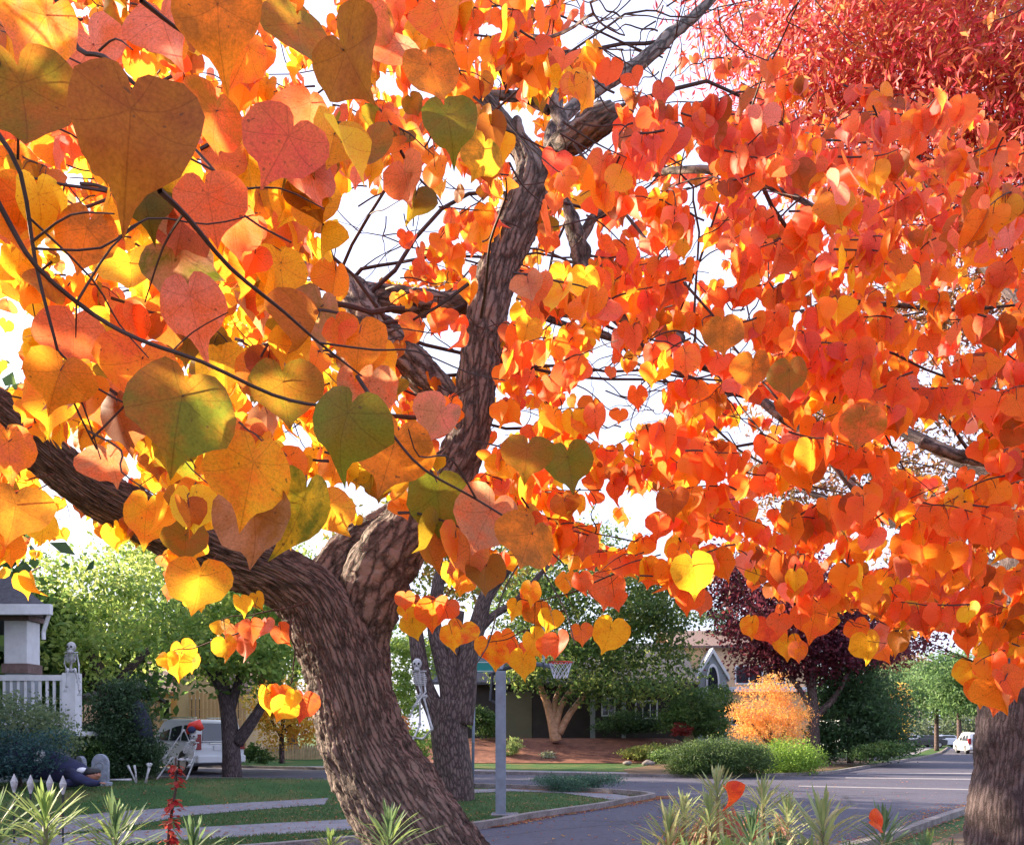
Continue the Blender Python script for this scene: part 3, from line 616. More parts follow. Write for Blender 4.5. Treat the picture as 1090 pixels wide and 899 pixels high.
# shaded house across the side street
D4=54; zb=1.25
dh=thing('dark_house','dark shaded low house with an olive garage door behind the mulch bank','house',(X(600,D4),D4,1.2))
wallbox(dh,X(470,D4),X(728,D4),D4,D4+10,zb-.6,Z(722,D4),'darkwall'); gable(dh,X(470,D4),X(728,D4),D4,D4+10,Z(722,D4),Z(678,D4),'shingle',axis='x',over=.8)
d=MB().box(X(528,D4),X(566,D4),D4-.07,D4-.005,zb,Z(736,D4)); 
for i in range(1,4): zz=zb+(Z(736,D4)-zb)*i/4; d.box(X(529,D4),X(565,D4),D4-.085,D4-.0705,zz-.02,zz+.02)
W(d.build('garage_door','olivewall',dh))
d=MB().box(X(627,D4),X(632,D4),D4-1,D4-.8,zb,Z(724,D4)).box(X(660,D4),X(664,D4),D4-1,D4-.8,zb,Z(724,D4)); W(d.build('porch_post','greywall',dh))
window(dh,X(640,D4),X(655,D4),Z(762,D4),Z(742,D4),D4,mull=(1,0)); window(dh,X(676,D4),X(700,D4),Z(765,D4),Z(745,D4),D4,mull=(2,0))
# cream house with the pointed arch
D5=58
ch=thing('cream_house','cream house with a pointed arch window and wide white windows','house',(X(780,D5),D5,.6))
wallbox(ch,X(722,D5),X(870,D5),D5,D5+11,0,Z(688,D5),'cream'); gable(ch,X(722,D5),X(870,D5),D5,D5+11,Z(688,D5),Z(663,D5),'brownshingle',axis='x')
wallbox(ch,X(738,D5),X(768,D5),D5-1.5,D5-.02,0,Z(722,D5),'greywall',peak=Z(697,D5)); gable(ch,X(738,D5),X(768,D5),D5-1.5,D5-.03,Z(722,D5),Z(697,D5),'white',over=.15,th=.35)
def arch(a,b,zb_,zt,y,par):
    out=[];xm=(a+b)/2;r=(b-a)
    pts=[(a,zb_)]
    for i in range(9): t=i/8; pts.append((a+(xm-a)*(1-math.cos(t*PI/2))**1.0, zb_+(zt-zb_)*(.35+.65*math.sin(t*PI/2))))
    pts+= [(a+b-x,z) for x,z in reversed(pts[:-1])]
    f=W(MB().prism(pts,'y',y-.10,y-.04).build('arch_window','white',par))
    ins=[(xm+(x-xm)*.72,zb_+.12+(z-zb_)*.84) for x,z in pts]; MB().prism(ins,'y',y-.13,y-.101).build('pane','glass',f)
arch(X(746,D5),X(760,D5),Z(740,D5),Z(708,D5),D5-1.5,ch)
window(ch,X(782,D5),X(812,D5),Z(728,D5),Z(708,D5),D5,mull=(1,0)); window(ch,X(824,D5),X(836,D5),Z(728,D5),Z(708,D5),D5,mull=(0,0))
window(ch,X(778,D5),X(800,D5),Z(772,D5),Z(752,D5),D5,mull=(1,0))
W(MB().box(X(770,D5),X(870,D5),D5-.4,D5-.01,Z(736,D5),Z(731,D5)).build('belt_trim','white',ch))
D6=95
gh=thing('grey_house','pale grey house with gabled roof down the far street','house',(X(925,D6),D6,0))
wallbox(gh,X(895,D6),X(950,D6),D6,D6+12,0,Z(757,D6),'greywall',peak=Z(728,D6)); gable(gh,X(895,D6),X(950,D6),D6,D6+12,Z(757,D6),Z(728,D6),'shingle',over=.5)
window(gh,X(905,D6),X(918,D6),Z(776,D6),Z(762,D6),D6,mull=(1,0)); window(gh,X(928,D6),X(942,D6),Z(776,D6),Z(762,D6),D6,mull=(1,0))
window(gh,X(917,D6),X(928,D6),Z(752,D6),Z(742,D6),D6,mull=(0,0))
gh=thing('grey_house','distant white trimmed house at the bend of the far street','house',(X(965,130),130,0))
wallbox(gh,X(945,130),X(985,130),130,142,0,Z(762,130),'greywall'); gable(gh,X(945,130),X(985,130),130,142,Z(762,130),Z(742,130),'brownshingle',axis='x')
window(gh,X(950,130),X(960,130),Z(775,130),Z(765,130),130,mull=(1,0)); window(gh,X(968,130),X(978,130),Z(775,130),Z(765,130),130,mull=(1,0))

# ---------------------------------------------------------------- vehicles
def vehicle(name,label,cat,loc,rz,L_,Wd,Hh,prof,paint,gh0,gh1,wins,group=None,rear_lights=True):
    """prof: side outline (y along length, z); greenhouse narrows above gh0"""
    t=thing(name,label,cat,loc,rz,group); mb=MB()
    n=len(prof); xsn=[-1,-.97,-.5,0,.5,.97,1]
    vs=[];hw=Wd/2
    for sx in xsn:
        for (y,z) in prof:
            k=1-.16*SS(gh0,gh1,z) ; inset=.985 if abs(sx)==1 else 1
            yy=y*(1-.012*(abs(sx)**3)); vs.append((sx*hw*k,yy if abs(sx)<1 else y*.985,z if abs(sx)<1 else z*(1-.012)+.01))
    m=len(xsn); fs=[(i*n+j,i*n+(j+1)%n,(i+1)*n+(j+1)%n,(i+1)*n+j) for i in range(m-1) for j in range(n)]
    fs+=[tuple(range(n)),tuple(reversed(range((m-1)*n,m*n)))]
    mb.add(vs,fs); mb.build('body',paint,t,bevel=.03)
    return t
def kx(z,gh0,gh1): return 1-.16*SS(gh0,gh1,z)
def suv(name,label,loc,rz,paint='carwhite'):
    L_=5.3;Wd=2.02
    prof=[(-2.6,.42),(-2.62,.95),(-2.58,1.15),(-2.42,1.86),(-2.25,1.93),(-.2,1.97),(.45,1.90),(1.15,1.22),(2.35,1.08),(2.62,.9),(2.66,.45),(2.0,.30),(-2.0,.30)]
    t=vehicle(name,label,'van',loc,rz,L_,Wd,1.95,prof,paint,1.1,1.9,None)
    hw=Wd/2
    def side(s,y0,y1,z0,z1,nm,mat,sl0=0,sl1=0,off=.012):
        q_=[(y0,z0),(y1,z0),(y1+sl1,z1),(y0+sl0,z1)]
        vs=[]
        for o_ in (off,-.03):
            for y,z in q_: vs.append((s*(hw*kx(z,1.1,1.9)+o_),y,z))
        return MB().add(vs,[(0,1,2,3),(7,6,5,4),(0,4,5,1),(1,5,6,2),(2,6,7,3),(3,7,4,0)]).build(nm,mat,t)
    for s in (-1,1):
        side(s,-2.28,-1.42,1.20,1.74,'side_window','glass',.10,0); side(s,-1.26,-.42,1.20,1.74,'side_window','glass'); side(s,-.28,.62,1.20,1.74,'side_window','glass',0,-.28)
        side(s,-1.34,-1.325,.5,1.75,'door_seam','black',off=.006); side(s,-.36,-.345,.5,1.75,'door_seam','black',off=.006)
        side(s,-1.2,-1.0,1.06,1.10,'door_handle','chrome',off=.03); side(s,-.25,-.05,1.06,1.10,'door_handle','chrome',off=.03)
        MB().box(s*hw*.62 if s>0 else -hw*.97,s*hw*.97 if s>0 else -hw*.62,-2.67,-2.4,.90,1.42).build('tail_light','taillight',t) if False else MB().box(min(s*.78,s*1.0),max(s*.78,s*1.0),-2.655,-2.30,.88,1.42).build('tail_light','taillight',t,bevel=.02)
        MB().tube([(s*.72,-2.1,2.0),(s*.72,.0,2.03)],.025,6).build('roof_rail','chrome',t)
        MB().box(min(s*1.0,s*1.2),max(s*1.0,s*1.2),.62,.78,1.12,1.3).build('mirror',paint,t,bevel=.03)
        for yy in (-1.6,1.65):
            w_=MB().tube([(s*.74,yy,.39),(s*1.01,yy,.39)],.39,24).build('wheel','tyre',t,bevel=.02)
            mb=MB().tube([(s*1.0,yy,.39),(s*1.022,yy,.39)],.25,20); mb.build('rim','rim',w_)
            a=MB()
            MB().tube([(s*.98,yy,.39),(s*1.0125,yy,.39)],.46,24).build('wheel_arch','black',t)
    MB().add([(-.70,-2.60,1.20),(.70,-2.60,1.20),(.62,-2.44,1.80),(-.62,-2.44,1.80),(-.70,-2.5,1.20),(.70,-2.5,1.20),(.62,-2.36,1.80),(-.62,-2.36,1.80)],[(0,1,2,3),(7,6,5,4),(0,4,5,1),(1,5,6,2),(2,6,7,3),(3,7,4,0)]).build('rear_window','glass',t)
    MB().add([(-.80,1.14,1.26),(.80,1.14,1.26),(.72,.52,1.86),(-.72,.52,1.86),(-.80,1.04,1.2),(.80,1.04,1.2),(.72,.42,1.8),(-.72,.42,1.8)],[(0,1,2,3),(7,6,5,4),(0,4,5,1),(1,5,6,2),(2,6,7,3),(3,7,4,0)]).build('windscreen','glass',t)
    MB().box(-.98,.98,-2.78,-2.5,.42,.68).build('bumper',paint,t,bevel=.04)
    MB().box(-.28,.28,-2.66,-2.60,.86,1.02).build('number_plate','white',t)
    MB().box(-.45,.45,-2.655,-2.61,1.08,1.12).build('trim_bar','chrome',t)
    MB().box(-.95,.95,-2.64,-2.55,1.145,1.152).build('tailgate_seam','black',t)
    for s in (-1,1): MB().box(min(s*.6,s*.95),max(s*.6,s*.95),2.5,2.68,.72,.92).build('headlight','glass',t)
    return t
suv('parked_van','white passenger van parked on the side street behind the forked tree',(-13.4,35.1,.004),R(47)).scale=(1.03,1.0,1.12)
c=suv('parked_car','white car parked at the right kerb, half hidden by the grey trunk',(X(1052,66),68,.004),R(-15)); c['category']='car'; c.scale=(1,.9,.86)
def sedan(label,loc,rz,paint):
    prof=[(-2.2,.4),(-2.22,.85),(-1.7,.95),(-1.15,1.38),(.1,1.42),(.95,.98),(2.1,.82),(2.22,.6),(2.2,.3),(-2.0,.28)]
    t=vehicle('parked_car',label,'car',loc,rz,4.4,1.8,1.4,prof,paint,.9,1.35,None,'cars parked at the end of the far street')
    for s in (-1,1):
        MB().prism([(-1.35,.97),(.7,.97),(.1,1.33),(-1.05,1.33)],'x',min(s*.70,s*.86),max(s*.70,s*.86)).build('side_window','glass',t)
        for yy in (-1.35,1.35):
            w_=MB().tube([(s*.68,yy,.33),(s*.93,yy,.33)],.33,18).build('wheel','tyre',t); MB().tube([(s*.93,yy,.33),(s*.945,yy,.33)],.2,14).build('rim','rim',w_)
    MB().box(-.7,.7,-2.0,-1.2,.99,1.30).build('rear_window','glass',t); return t
sedan('dark car parked in front of the distant houses',(X(984,95),95,.02),R(75),'cardark')
sedan('pale silver car parked right of the dark car',(X(1003,99),99,.02),R(80),'carwhite')
sedan('white car partly behind the dark car at the driveway',(X(973,100),102,.02),R(70),'carwhite')

# ---------------------------------------------------------------- poles
gp=G(533,868)
bp_=thing('basketball_hoop','blue grey steel basketball pole with extension arms and a white net','basketball hoop',(gp.x,gp.y,0))
kk=gp.y/F; ZP=lambda py:H+(HY-py)*kk; XP=lambda px:(px-CX)*kk
W(MB().box(XP(527.5),XP(538.5),gp.y-.1,gp.y+.1,0.02,ZP(714)).build('pole','steel',bp_,bevel=.012))
W(MB().box(XP(523),XP(552),gp.y-.2,gp.y+.25,0.005,.05).build('base_plate','concrete',bp_,bevel=.01))
a=Vector((XP(521),gp.y+.0,ZP(716))); 
W(MB().tube([(XP(520),gp.y,ZP(718)),(XP(533),gp.y,ZP(713)),(XP(545),gp.y,ZP(709))],.045,6).tube([(XP(524),gp.y-.02,ZP(717)),(XP(522),gp.y-.02,ZP(745)),(XP(528),gp.y-.02,ZP(748))],.03,6).build('brace','dsteel',bp_))
W(MB().tube([(XP(540),gp.y+.0,ZP(695)),(XP(566),gp.y+.1,ZP(686)),(XP(580),gp.y+.2,ZP(683))],.05,6).tube([(XP(534),gp.y,ZP(712)),(XP(541),gp.y,ZP(695))],.05,6).tube([(XP(541),gp.y+.05,ZP(702)),(XP(590),gp.y+.25,ZP(708))],.045,6).build('extension_arm','steel',bp_))
W(MB().add([(XP(576),gp.y-.75,ZP(708)),(XP(580),gp.y+1.0,ZP(708)),(XP(580),gp.y+1.0,ZP(655)),(XP(576),gp.y-.75,ZP(655)),(XP(578),gp.y-.75,ZP(708)),(XP(582),gp.y+1.0,ZP(708)),(XP(582),gp.y+1.0,ZP(655)),(XP(578),gp.y-.75,ZP(655))],[(0,1,2,3),(7,6,5,4),(0,4,5,1),(1,5,6,2),(2,6,7,3),(3,7,4,0)]).build('backboard','greywall',bp_))
rc=Vector((XP(597),gp.y+.15,ZP(704))); rr=.23
W(MB().tube([rc+Vector((math.cos(i*PI/10)*rr,math.sin(i*PI/10)*rr,0)) for i in range(21)],.014,6).build('rim','red',bp_))
mb=MB()
for i in range(12):
    for s in (1,-1):
        pts=[]
        for j in range(6):
            t=j/5; ang=2*PI*i/12+s*t*1.1; r_=rr*(1-.42*t); pts.append(rc+Vector((math.cos(ang)*r_,math.sin(ang)*r_,-t*.31)))
        mb.tube(pts,.006,4)
W(mb.build('net','net',bp_))
gs=G(503,838); kk=gs.y/F
sp_=thing('street_sign','slim grey post carrying a small teal street name plate','street sign',(gs.x,gs.y,0))
W(MB().tube([(gs.x,gs.y,0),(gs.x+.05,gs.y,H+(HY-716)*kk)],.045,10).build('pole','steel',sp_,True))
zz=H+(HY-708)*kk; W(MB().box(gs.x-.10,gs.x+.62,gs.y-.02,gs.y+.0,zz-.20,zz+.13).build('sign_plate','teal',sp_,bevel=.005))
W(MB().box(gs.x-.075,gs.x+.595,gs.y-.027,gs.y-.0215,zz-.175,zz-.155).box(gs.x-.075,gs.x+.595,gs.y-.027,gs.y-.0215,zz+.085,zz+.105).build('plate_border','white',sp_))
W(MB().box(gs.x-.02,gs.x+.10,gs.y-.05,gs.y+.05,zz-.26,zz-.205).build('bracket','dsteel',sp_))

# ---------------------------------------------------------------- halloween props
def skeleton(label,J,hs=.11,mat='bone',group='plastic skeletons set out in the yard',extra=None):
    """J: dict of joints in world space: head, neck, pelvis, lists arms/legs of polylines"""
    b=J['pelvis']; t=thing('skeleton',label,'skeleton',tuple(J.get('base',b)),0,group)
    mb=MB(); h=Vector(J['head'])
    mb.ball(h,(hs*.85,hs*.95,hs),12,8); mb.box(h.x-hs*.45,h.x+hs*.45,h.y-hs*.9,h.y+hs*.1,h.z-hs*1.35,h.z-hs*.75)
    sk=W(mb.build('skull',mat,t,True))
    mb=MB()
    for s in (-1,1): mb.ball((h.x+s*hs*.36,h.y-hs*.80,h.z-hs*.05),(hs*.22,hs*.2,hs*.24),8,6)
    mb.ball((h.x,h.y-hs*.9,h.z-hs*.42),(hs*.11,hs*.1,hs*.15),6,5); mb.build('eye_socket','black',sk,True)
    n_=Vector(J['neck']); p=Vector(J['pelvis']); ax=(p-n_); L_=ax.length
    mb=MB(); mid=n_.lerp(p,.5)+Vector((0,.03,0)); mb.tube([h,n_,mid,p],[.025,.028,.03,.035],6)
    side=Vector(J.get('side',(1,0,0))).normalized(); fw=ax.normalized().cross(side)
    for i in range(7):
        c=n_+ax*(.08+i*.075); rw=(.10+.05*math.sin((i+1)/8*PI))*L_/.5*.9; 
        mb.tube([c+side*math.cos(a)*rw+fw*math.sin(a)*rw*.7+ax.normalized()*.02*math.sin(a) for a in np.linspace(0,2*PI,13)],.010,4,False)
    mb.tube([p-side*.13+ax*-.05,p-side*.08,p,p+side*.08,p+side*.13+ax*-.05],[.03,.045,.05,.045,.03],6); mb.tube([n_-side*.17,n_,n_+side*.17],.016,6)
    W(mb.build('ribcage',mat,t,True))
    for kind,lst in (('arm',J['arms']),('leg',J['legs'])):
        for pl in lst:
            mb=MB(); pts=[Vector(x) for x in pl]
            r=.019 if kind=='arm' else .026
            for a,b_ in zip(pts[:-1],pts[1:]): mb.tube([a,a.lerp(b_,.1),a.lerp(b_,.5),a.lerp(b_,.9),b_],[r*1.5,r,r*.8,r,r*1.5],6)
            e=pts[-1]; dd=(pts[-1]-pts[-2]).normalized()
            for j in range(5 if kind=='arm' else 4):
                o_=side*(j-2)*.02; mb.tube([e,e+o_+dd*.06+Vector((0,-.02,0)),e+o_*1.6+dd*.13+Vector((0,-.05 if kind=='leg' else 0,0))],.007,4)
            W(mb.build(kind,mat,t,True))
    return t
PP=lambda d:(lambda px,py,o=0:tuple(P(px,py,d+o)))
p=PP(22.0)
skeleton('plastic skeleton seated on the white porch railing post',dict(head=p(76,688),neck=p(76,694),pelvis=p(75,713,.05),base=(X(75),22.05,Z(716)),arms=[[p(70,696),p(68.5,706),p(71,712)],[p(82,696),p(84,707),p(84,722,-.2)]],legs=[[p(72,714),p(72,712,-.4),p(71,731,-.45)],[p(78,714),p(80,712,-.4),p(85,735,-.42)]]),.13)
p=PP(23.4)
s=skeleton('tall skeleton with a red and blue hat bending over the lawn before the van',dict(head=p(206,783),neck=p(205,790),pelvis=p(196,808,.2),base=(X(196,23.4),23.4,.32),side=(.8,.5,0),
  arms=[[p(203,792),p(196,776,-.1),p(183,795,-.2),p(176,805,-.2)],[p(208,793),p(207,803,-.1),p(203,812,-.2)]],legs=[[p(194,809),p(183,806),p(167,829,-.1)],[p(199,809),p(207,808),p(198,831,-.1)]]),.125)
hp=p(208,776); h=MB(); h.tube([p(199,780),p(204,773),p(211,771),p(215,776)],[.05,.13,.16,.07],10); hat=W(h.build('hat','red',s,True)); 
h=MB(); h.ball(p(204,776,-.12),(.12,.06,.10),8,6); W(h.build('hat_patch','navy',s,True))
p=PP(19.4)
skeleton('hanging skeleton tied against the left stem of the dark street tree',dict(head=p(444,706),neck=p(446,714),pelvis=p(449,741),base=p(449,741),
  arms=[[p(442,717),p(448,737,-.1),p(438,758,-.1)],[p(451,717),p(453,736,-.1),p(444,748,-.2)]],legs=[[p(447,742),p(447,771),p(441,784,-.1)],[p(451,742),p(460,775,-.1),p(450,786),p(437,784)],]),.125)
p=PP(21)
def bones(name,label,polys,mat='bone',r=.022,base=None):
    t=thing(name,label,'skeleton bones',base or tuple(polys[0][0]),0)
    mb=MB()
    for pl in polys:
        pts=[Vector(x) for x in pl]
        mb.tube(pts,[r*(1.4 if i in (0,len(pts)-1) else .9) for i in range(len(pts))],6)
    W(mb.build('bone',mat,t,True)); return t
bones('yard_bones','pair of bone arms sticking up from the lawn left of the bending skeleton',[[p(145,833),p(140,822),p(136,814)],[p(145,833),p(144.5,822),p(143,814)]])
bones('yard_bones','single bone forearm sticking up from the lawn beside the bending skeleton',[[p(155,833),p(157,824),p(159,816)],[p(159,816),p(157,812)],[p(159,816),p(161,812)]],r=.028)
bones('leg_bone','long white bone lying on the grass in front of the tombstone',[[p(112,830),p(125,829.5),p(140,829.5)]],r=.026)
g=G(84,853); pg=PP(g.y)
bones('skeleton_hand','bony pinkish skeleton hand lying at the edge of the path',[[pg(68,851),pg(80,850),pg(88,854)],[pg(82,849),pg(90,853),pg(96,858)],[pg(80,851),pg(87,857),pg(91,862)],[pg(84,848),pg(92,850),pg(96,855)],[pg(78,852),pg(84,859)]],'bonewarm',.03,base=(g.x,g.y,.02))
def tomb(label,px,py,wp,hp_,d,tilt):
    x=X(px,d); z=hill(x,d); t=thing('tombstone',label,'tombstone',(x,d,z),tilt,'foam tombstones on the lawn'); w2=wp*d/F/2; hh=hp_*d/F
    pts=[(-w2,0),(w2,0),(w2,hh*.7)]+[(w2*math.cos(a),hh*.7+hh*.3*math.sin(a)) for a in np.linspace(.2,PI-.2,9)]+[(-w2,hh*.7)]
    MB().prism(pts,'y',-.07,.07).build('slab','tomb',t,bevel=.015); MB().box(-w2*1.25,w2*1.25,-.13,.13,-.02,.09).build('base','tomb',t,bevel=.01)
    mb=MB(); mb.tube([(math.cos(a)*w2*.5,-.075,hh*.62+math.sin(a)*w2*.5) for a in np.linspace(0,2*PI,13)],.012,5); mb.build('carving','greywall',t)
tomb('tall rounded grey tombstone beside the long bone',107,830,17,34,20.6,.15)
tomb('slim pale tombstone behind the lying navy figure',86,830,11,30,21.3,-.3)
# lying figure (a stuffed yard figure in navy clothes)
D7=19.6; z0=.33
t=thing('dummy','stuffed figure in navy clothes lying on its front on the lawn, face to the right','dummy',(X(60,D7),D7,z0))
mb=MB(); pts=[P(-25,822,D7),P(-5,815,D7),P(15,808,D7),P(35,811,D7),P(55,815,D7),P(72,820,D7),P(84,822,D7),P(94,823.5,D7)]
pts=[Vector(p) for p in catmull(pts,4)]; rr=np.interp(np.linspace(0,1,len(pts)),[0,.15,.3,.45,.6,.75,.88,1],[.14,.26,.42,.38,.34,.30,.24,.10])
mb.tube(pts,list(rr),16)
mb.tube([P(74,822,D7-.2),P(86,829,D7-.45),P(98,833,D7-.5),P(106,833,D7-.5)],[.15,.12,.09,.06],10)
mb.tube([P(70,822,D7+.1),P(80,832,D7-.3),P(66,834,D7-.5)],[.15,.12,.08],10)
mb.tube([P(0,815,D7),P(-25,828,D7-.3),P(-60,834,D7-.3)],[.26,.19,.12],10)
W(mb.build('body','navy',t,True))
mb=MB(); hd=P(99,824,D7-.25); mb.ball(hd,(.17,.14,.15),14,10); mb.ball((hd.x+.15,hd.y-.06,hd.z-.02),(.045,.04,.035),8,6); W(mb.build('head','skin',t,True))
mb=MB(); mb.ball((hd.x-.02,hd.y+.0,hd.z+.06),(.19,.16,.12),12,8); W(mb.build('hair','black',t,True))
mb=MB(); mb.ball((hd.x-.22,hd.y-.05,hd.z+.10),(.13,.09,.07),10,7); W(mb.build('collar','white',t,True))
hand=MB(); e=P(107,832.5,D7-.5)
for j in range(5): hand.tube([e+Vector((0,(j-2)*.02,0)),e+Vector((.07,(j-2)*.03,-.01)),e+Vector((.12-.02*abs(j-2),(j-2)*.035,-.03))],.012,5)
W(hand.build('hand','skin',t,True))
# skull ornament on the navy figure
sk=thing('skull_ornament','grey skull resting against the back of the navy figure','skull',tuple(P(42,806,D7-.45)))
mb=MB(); c_=P(42,803,D7-.47); mb.ball(c_,(.12,.13,.13),12,8); mb.box(c_.x-.06,c_.x+.06,c_.y-.12,c_.y,c_.z-.18,c_.z-.1); W(mb.build('cranium','bone',sk,True))
mb=MB(); 
for s in (-1,1): mb.ball((c_.x+s*.045,c_.y-.11,c_.z),(.03,.03,.035),8,6)
W(mb.build('eye_socket','black',sk,True))
# hooded draped figure
D8=23.5; x=X(152,D8)
hf=thing('hooded_figure','dark blue hooded cloth ghost on a thin stake beside the conifer','yard figure',(x,D8,hill(x,D8)))
mb=MB(); mb.tube([P(153,792,D8),P(153,780,D8),P(151,768,D8),P(148,758,D8),P(146,750,D8),P(146,745,D8)],[.22,.25,.24,.19,.18,.06],18,disp=lambda q,r:.04*noise.noise(q*6)); W(mb.build('cloak','slate',hf,True))
W(MB().tube([P(150,832,D8),P(149,790,D8)],.02,6).build('stake','black',hf)); W(MB().ball(P(147,753,D8-.14),(.08,.06,.10),12,8).build('face','dsteel',hf,True))
# white spear finials
for i,px in enumerate((15,32.5,53,67)):
    d=12.6; x=X(px,d); py=833+(0,1,1,2)[i]
    t=thing('garden_stake',['white spear tipped garden stake, leftmost of the row of four','white spear tipped garden stake, second from the left end of the row','white spear tipped garden stake, third from the left end of the row','white spear tipped garden stake, rightmost of the row of four'][i],'garden stake',(x,d,0),0,'white tipped stakes in a row by the path')
    zc=H+(HY-py)/F*d; MB().tube([(0,0,zc-.14),(0,0,zc-.05),(0,0,zc+.02),(0,0,zc+.14)],[.015,.042,.052,.004],8).build('finial','bone',t)
    MB().tube([(0,0,0),(0,0,zc-.13)],.014,6).build('stake','black',t)
# rocks
for px,py,s_,lb in ((690,818,.32,'brown rock at the right foot of the mulch bank'),(668,815,.22,'small grey rock left of the larger rock on the mulch bank')):
    d=43; x=X(px,d); me=bpy.data.meshes.new('rock'); bm=bmesh.new(); bmesh.ops.create_icosphere(bm,subdivisions=3,radius=s_)
    for v in bm.verts: v.co*=1+.3*noise.noise(v.co*3+Vector((px,0,0))); v.co.z*=.6
    bm.to_mesh(me); bm.free(); o=link('rock',me,'rockm',None,True); o.location=(x,d,hill(x,d)+.1); tag(o,lb,'rock')
# ---------------------------------------------------------------- the redbud in front
BASE=Vector(P(620,1195,3.4)); BASE.z=0
rt=thing('redbud_tree','near tree with thick furrowed leaning trunk and heart shaped orange, yellow and olive leaves','tree',tuple(BASE))
def Wp(o): return W(o)
limbs=[
 [(640,1240,3.35,240),(590,1120,3.4,170),(535,1020,3.42,136),(492,960,3.45,120),(456,905,3.5,110),(418,850,3.55,104),(392,800,3.6,90),(376,745,3.65,82),(358,695,3.7,78),(334,645,3.7,73),(295,614,3.65,62),(245,596,3.6,54),(190,570,3.5,52),(140,545,3.4,50),(95,520,3.3,48),(50,485,3.2,45),(0,440,3.1,43),(-60,400,3.0,40),(-160,330,3.0,30)],
 [(412,820,3.72,46),(393,750,3.75,52),(387,680,3.8,58),(402,615,3.8,70),(436,562,3.8,62),(475,512,3.8,48),(500,460,3.8,42),(508,400,3.8,42),(518,340,3.8,42),(534,280,3.8,41),(552,230,3.8,43),(566,190,3.8,38),(560,165,3.8,27),(545,145,3.8,22),(528,120,3.8,18),(512,100,3.8,14),(500,94,3.8,5)],
 [(572,215,3.85,30),(578,190,3.85,26),(582,170,3.85,16),(583,160,3.85,7)],
 [(562,176,3.82,14),(551,140,3.78,13),(551,128,3.78,11),(551,124,3.78,4)],
 [(578,190,3.9,14),(592,158,3.86,22),(606,150,3.80,28),(622,140,3.74,33),(638,128,3.68,34),(648,121,3.66,24),(649,119,3.70,5)],
 [(602,152,3.86,12),(598,130,3.9,14),(592,112,3.95,14),(597,92,4,11)],
 [(530,322,3.95,24),(500,322,3.96,25),(470,323,4.0,26),(420,318,4.05,28),(378,313,4.1,28),(350,300,4.2,16),(300,270,4.3,10)],
 [(368,300,4.15,20),(378,318,4.05,40),(392,345,3.95,43),(424,374,3.9,40),(462,412,3.9,36),(494,458,3.9,34)],
 [(622,320,4.1,12),(618,295,4.2,19),(618,270,4.2,21),(612,245,4.2,18),(606,225,4.2,14),(603,212,4.2,6)],
 [(616,258,4.2,12),(632,232,4.2,11),(644,222,4.2,9),(652,213,4.2,5)],
 [(580,330,4.5,9),(620,335,4.5,9),(655,335,4.45,12),(690,343,4.4,14),(722,357,4.4,10),(728,362,4.4,3)],
 [(586,165,3.9,12),(590,135,4.1,13),(640,90,4.5,16),(680,68,4.7,15),(720,32,4.9,13),(752,5,5.1,10),(800,-60,5.3,8)],
 [(530,110,3.85,10),(495,107,3.8,9),(470,115,3.75,9),(450,123,3.7,8),(430,128,3.7,5)],
 [(512,100,3.8,8),(540,102,3.9,10),(562,104,4.0,11),(585,118,4.0,8)],
 [(740,370,4.2,6),(790,410,3.9,8),(830,440,3.6,12),(868,472,3.5,9),(905,515,3.4,8),(940,555,3.3,5)],
 [(690,185,3.6,6),(745,180,3.3,8),(800,192,3.2,7),(850,212,3.1,6),(900,238,3.0,4)],
 [(560,330,3.9,7),(600,345,4.0,6),(700,375,4.1,7),(760,395,4.2,6)],
 [(900,320,3.3,4),(955,325,3.2,5),(1010,330,3.1,4),(1080,325,3.1,3)],
 [(340,630,3.9,46),(368,588,3.95,40),(402,566,4.0,38),(430,545,4.0,34)],
 [(980,470,4.4,10),(1010,482,4.4,12),(1035,488,4.4,13),(1060,498,4.4,10),(1120,540,4.5,8)],
]
mb=MB(); anchors=[]
for li,l in enumerate(limbs):
    c=catmull([(*P(a,b,d),w*d/F/2) for a,b,d,w in l],10 if l[0][3]>40 or li in (1,7) else 6)
    pts=[Vector(x[:3]) for x in c]; rad=[max(.002,float(x[3])) for x in c]
    if li>4: anchors+=pts[2:]
    big=max(rad)>.06
    if big:
        # refine along its length for the furrows
        c=catmull(c,3); pts=[Vector(x[:3]) for x in c]; rad=[max(.002,float(x[3])) for x in c]
    mb.tube(pts,rad,150 if max(rad)>.15 else (56 if big else 14),disp=barkdisp(23,.017,.24) if big else (lambda q,r:r*.35*noise.noise(q*22)))
Wp(mb.build('trunk','bark',rt,True))

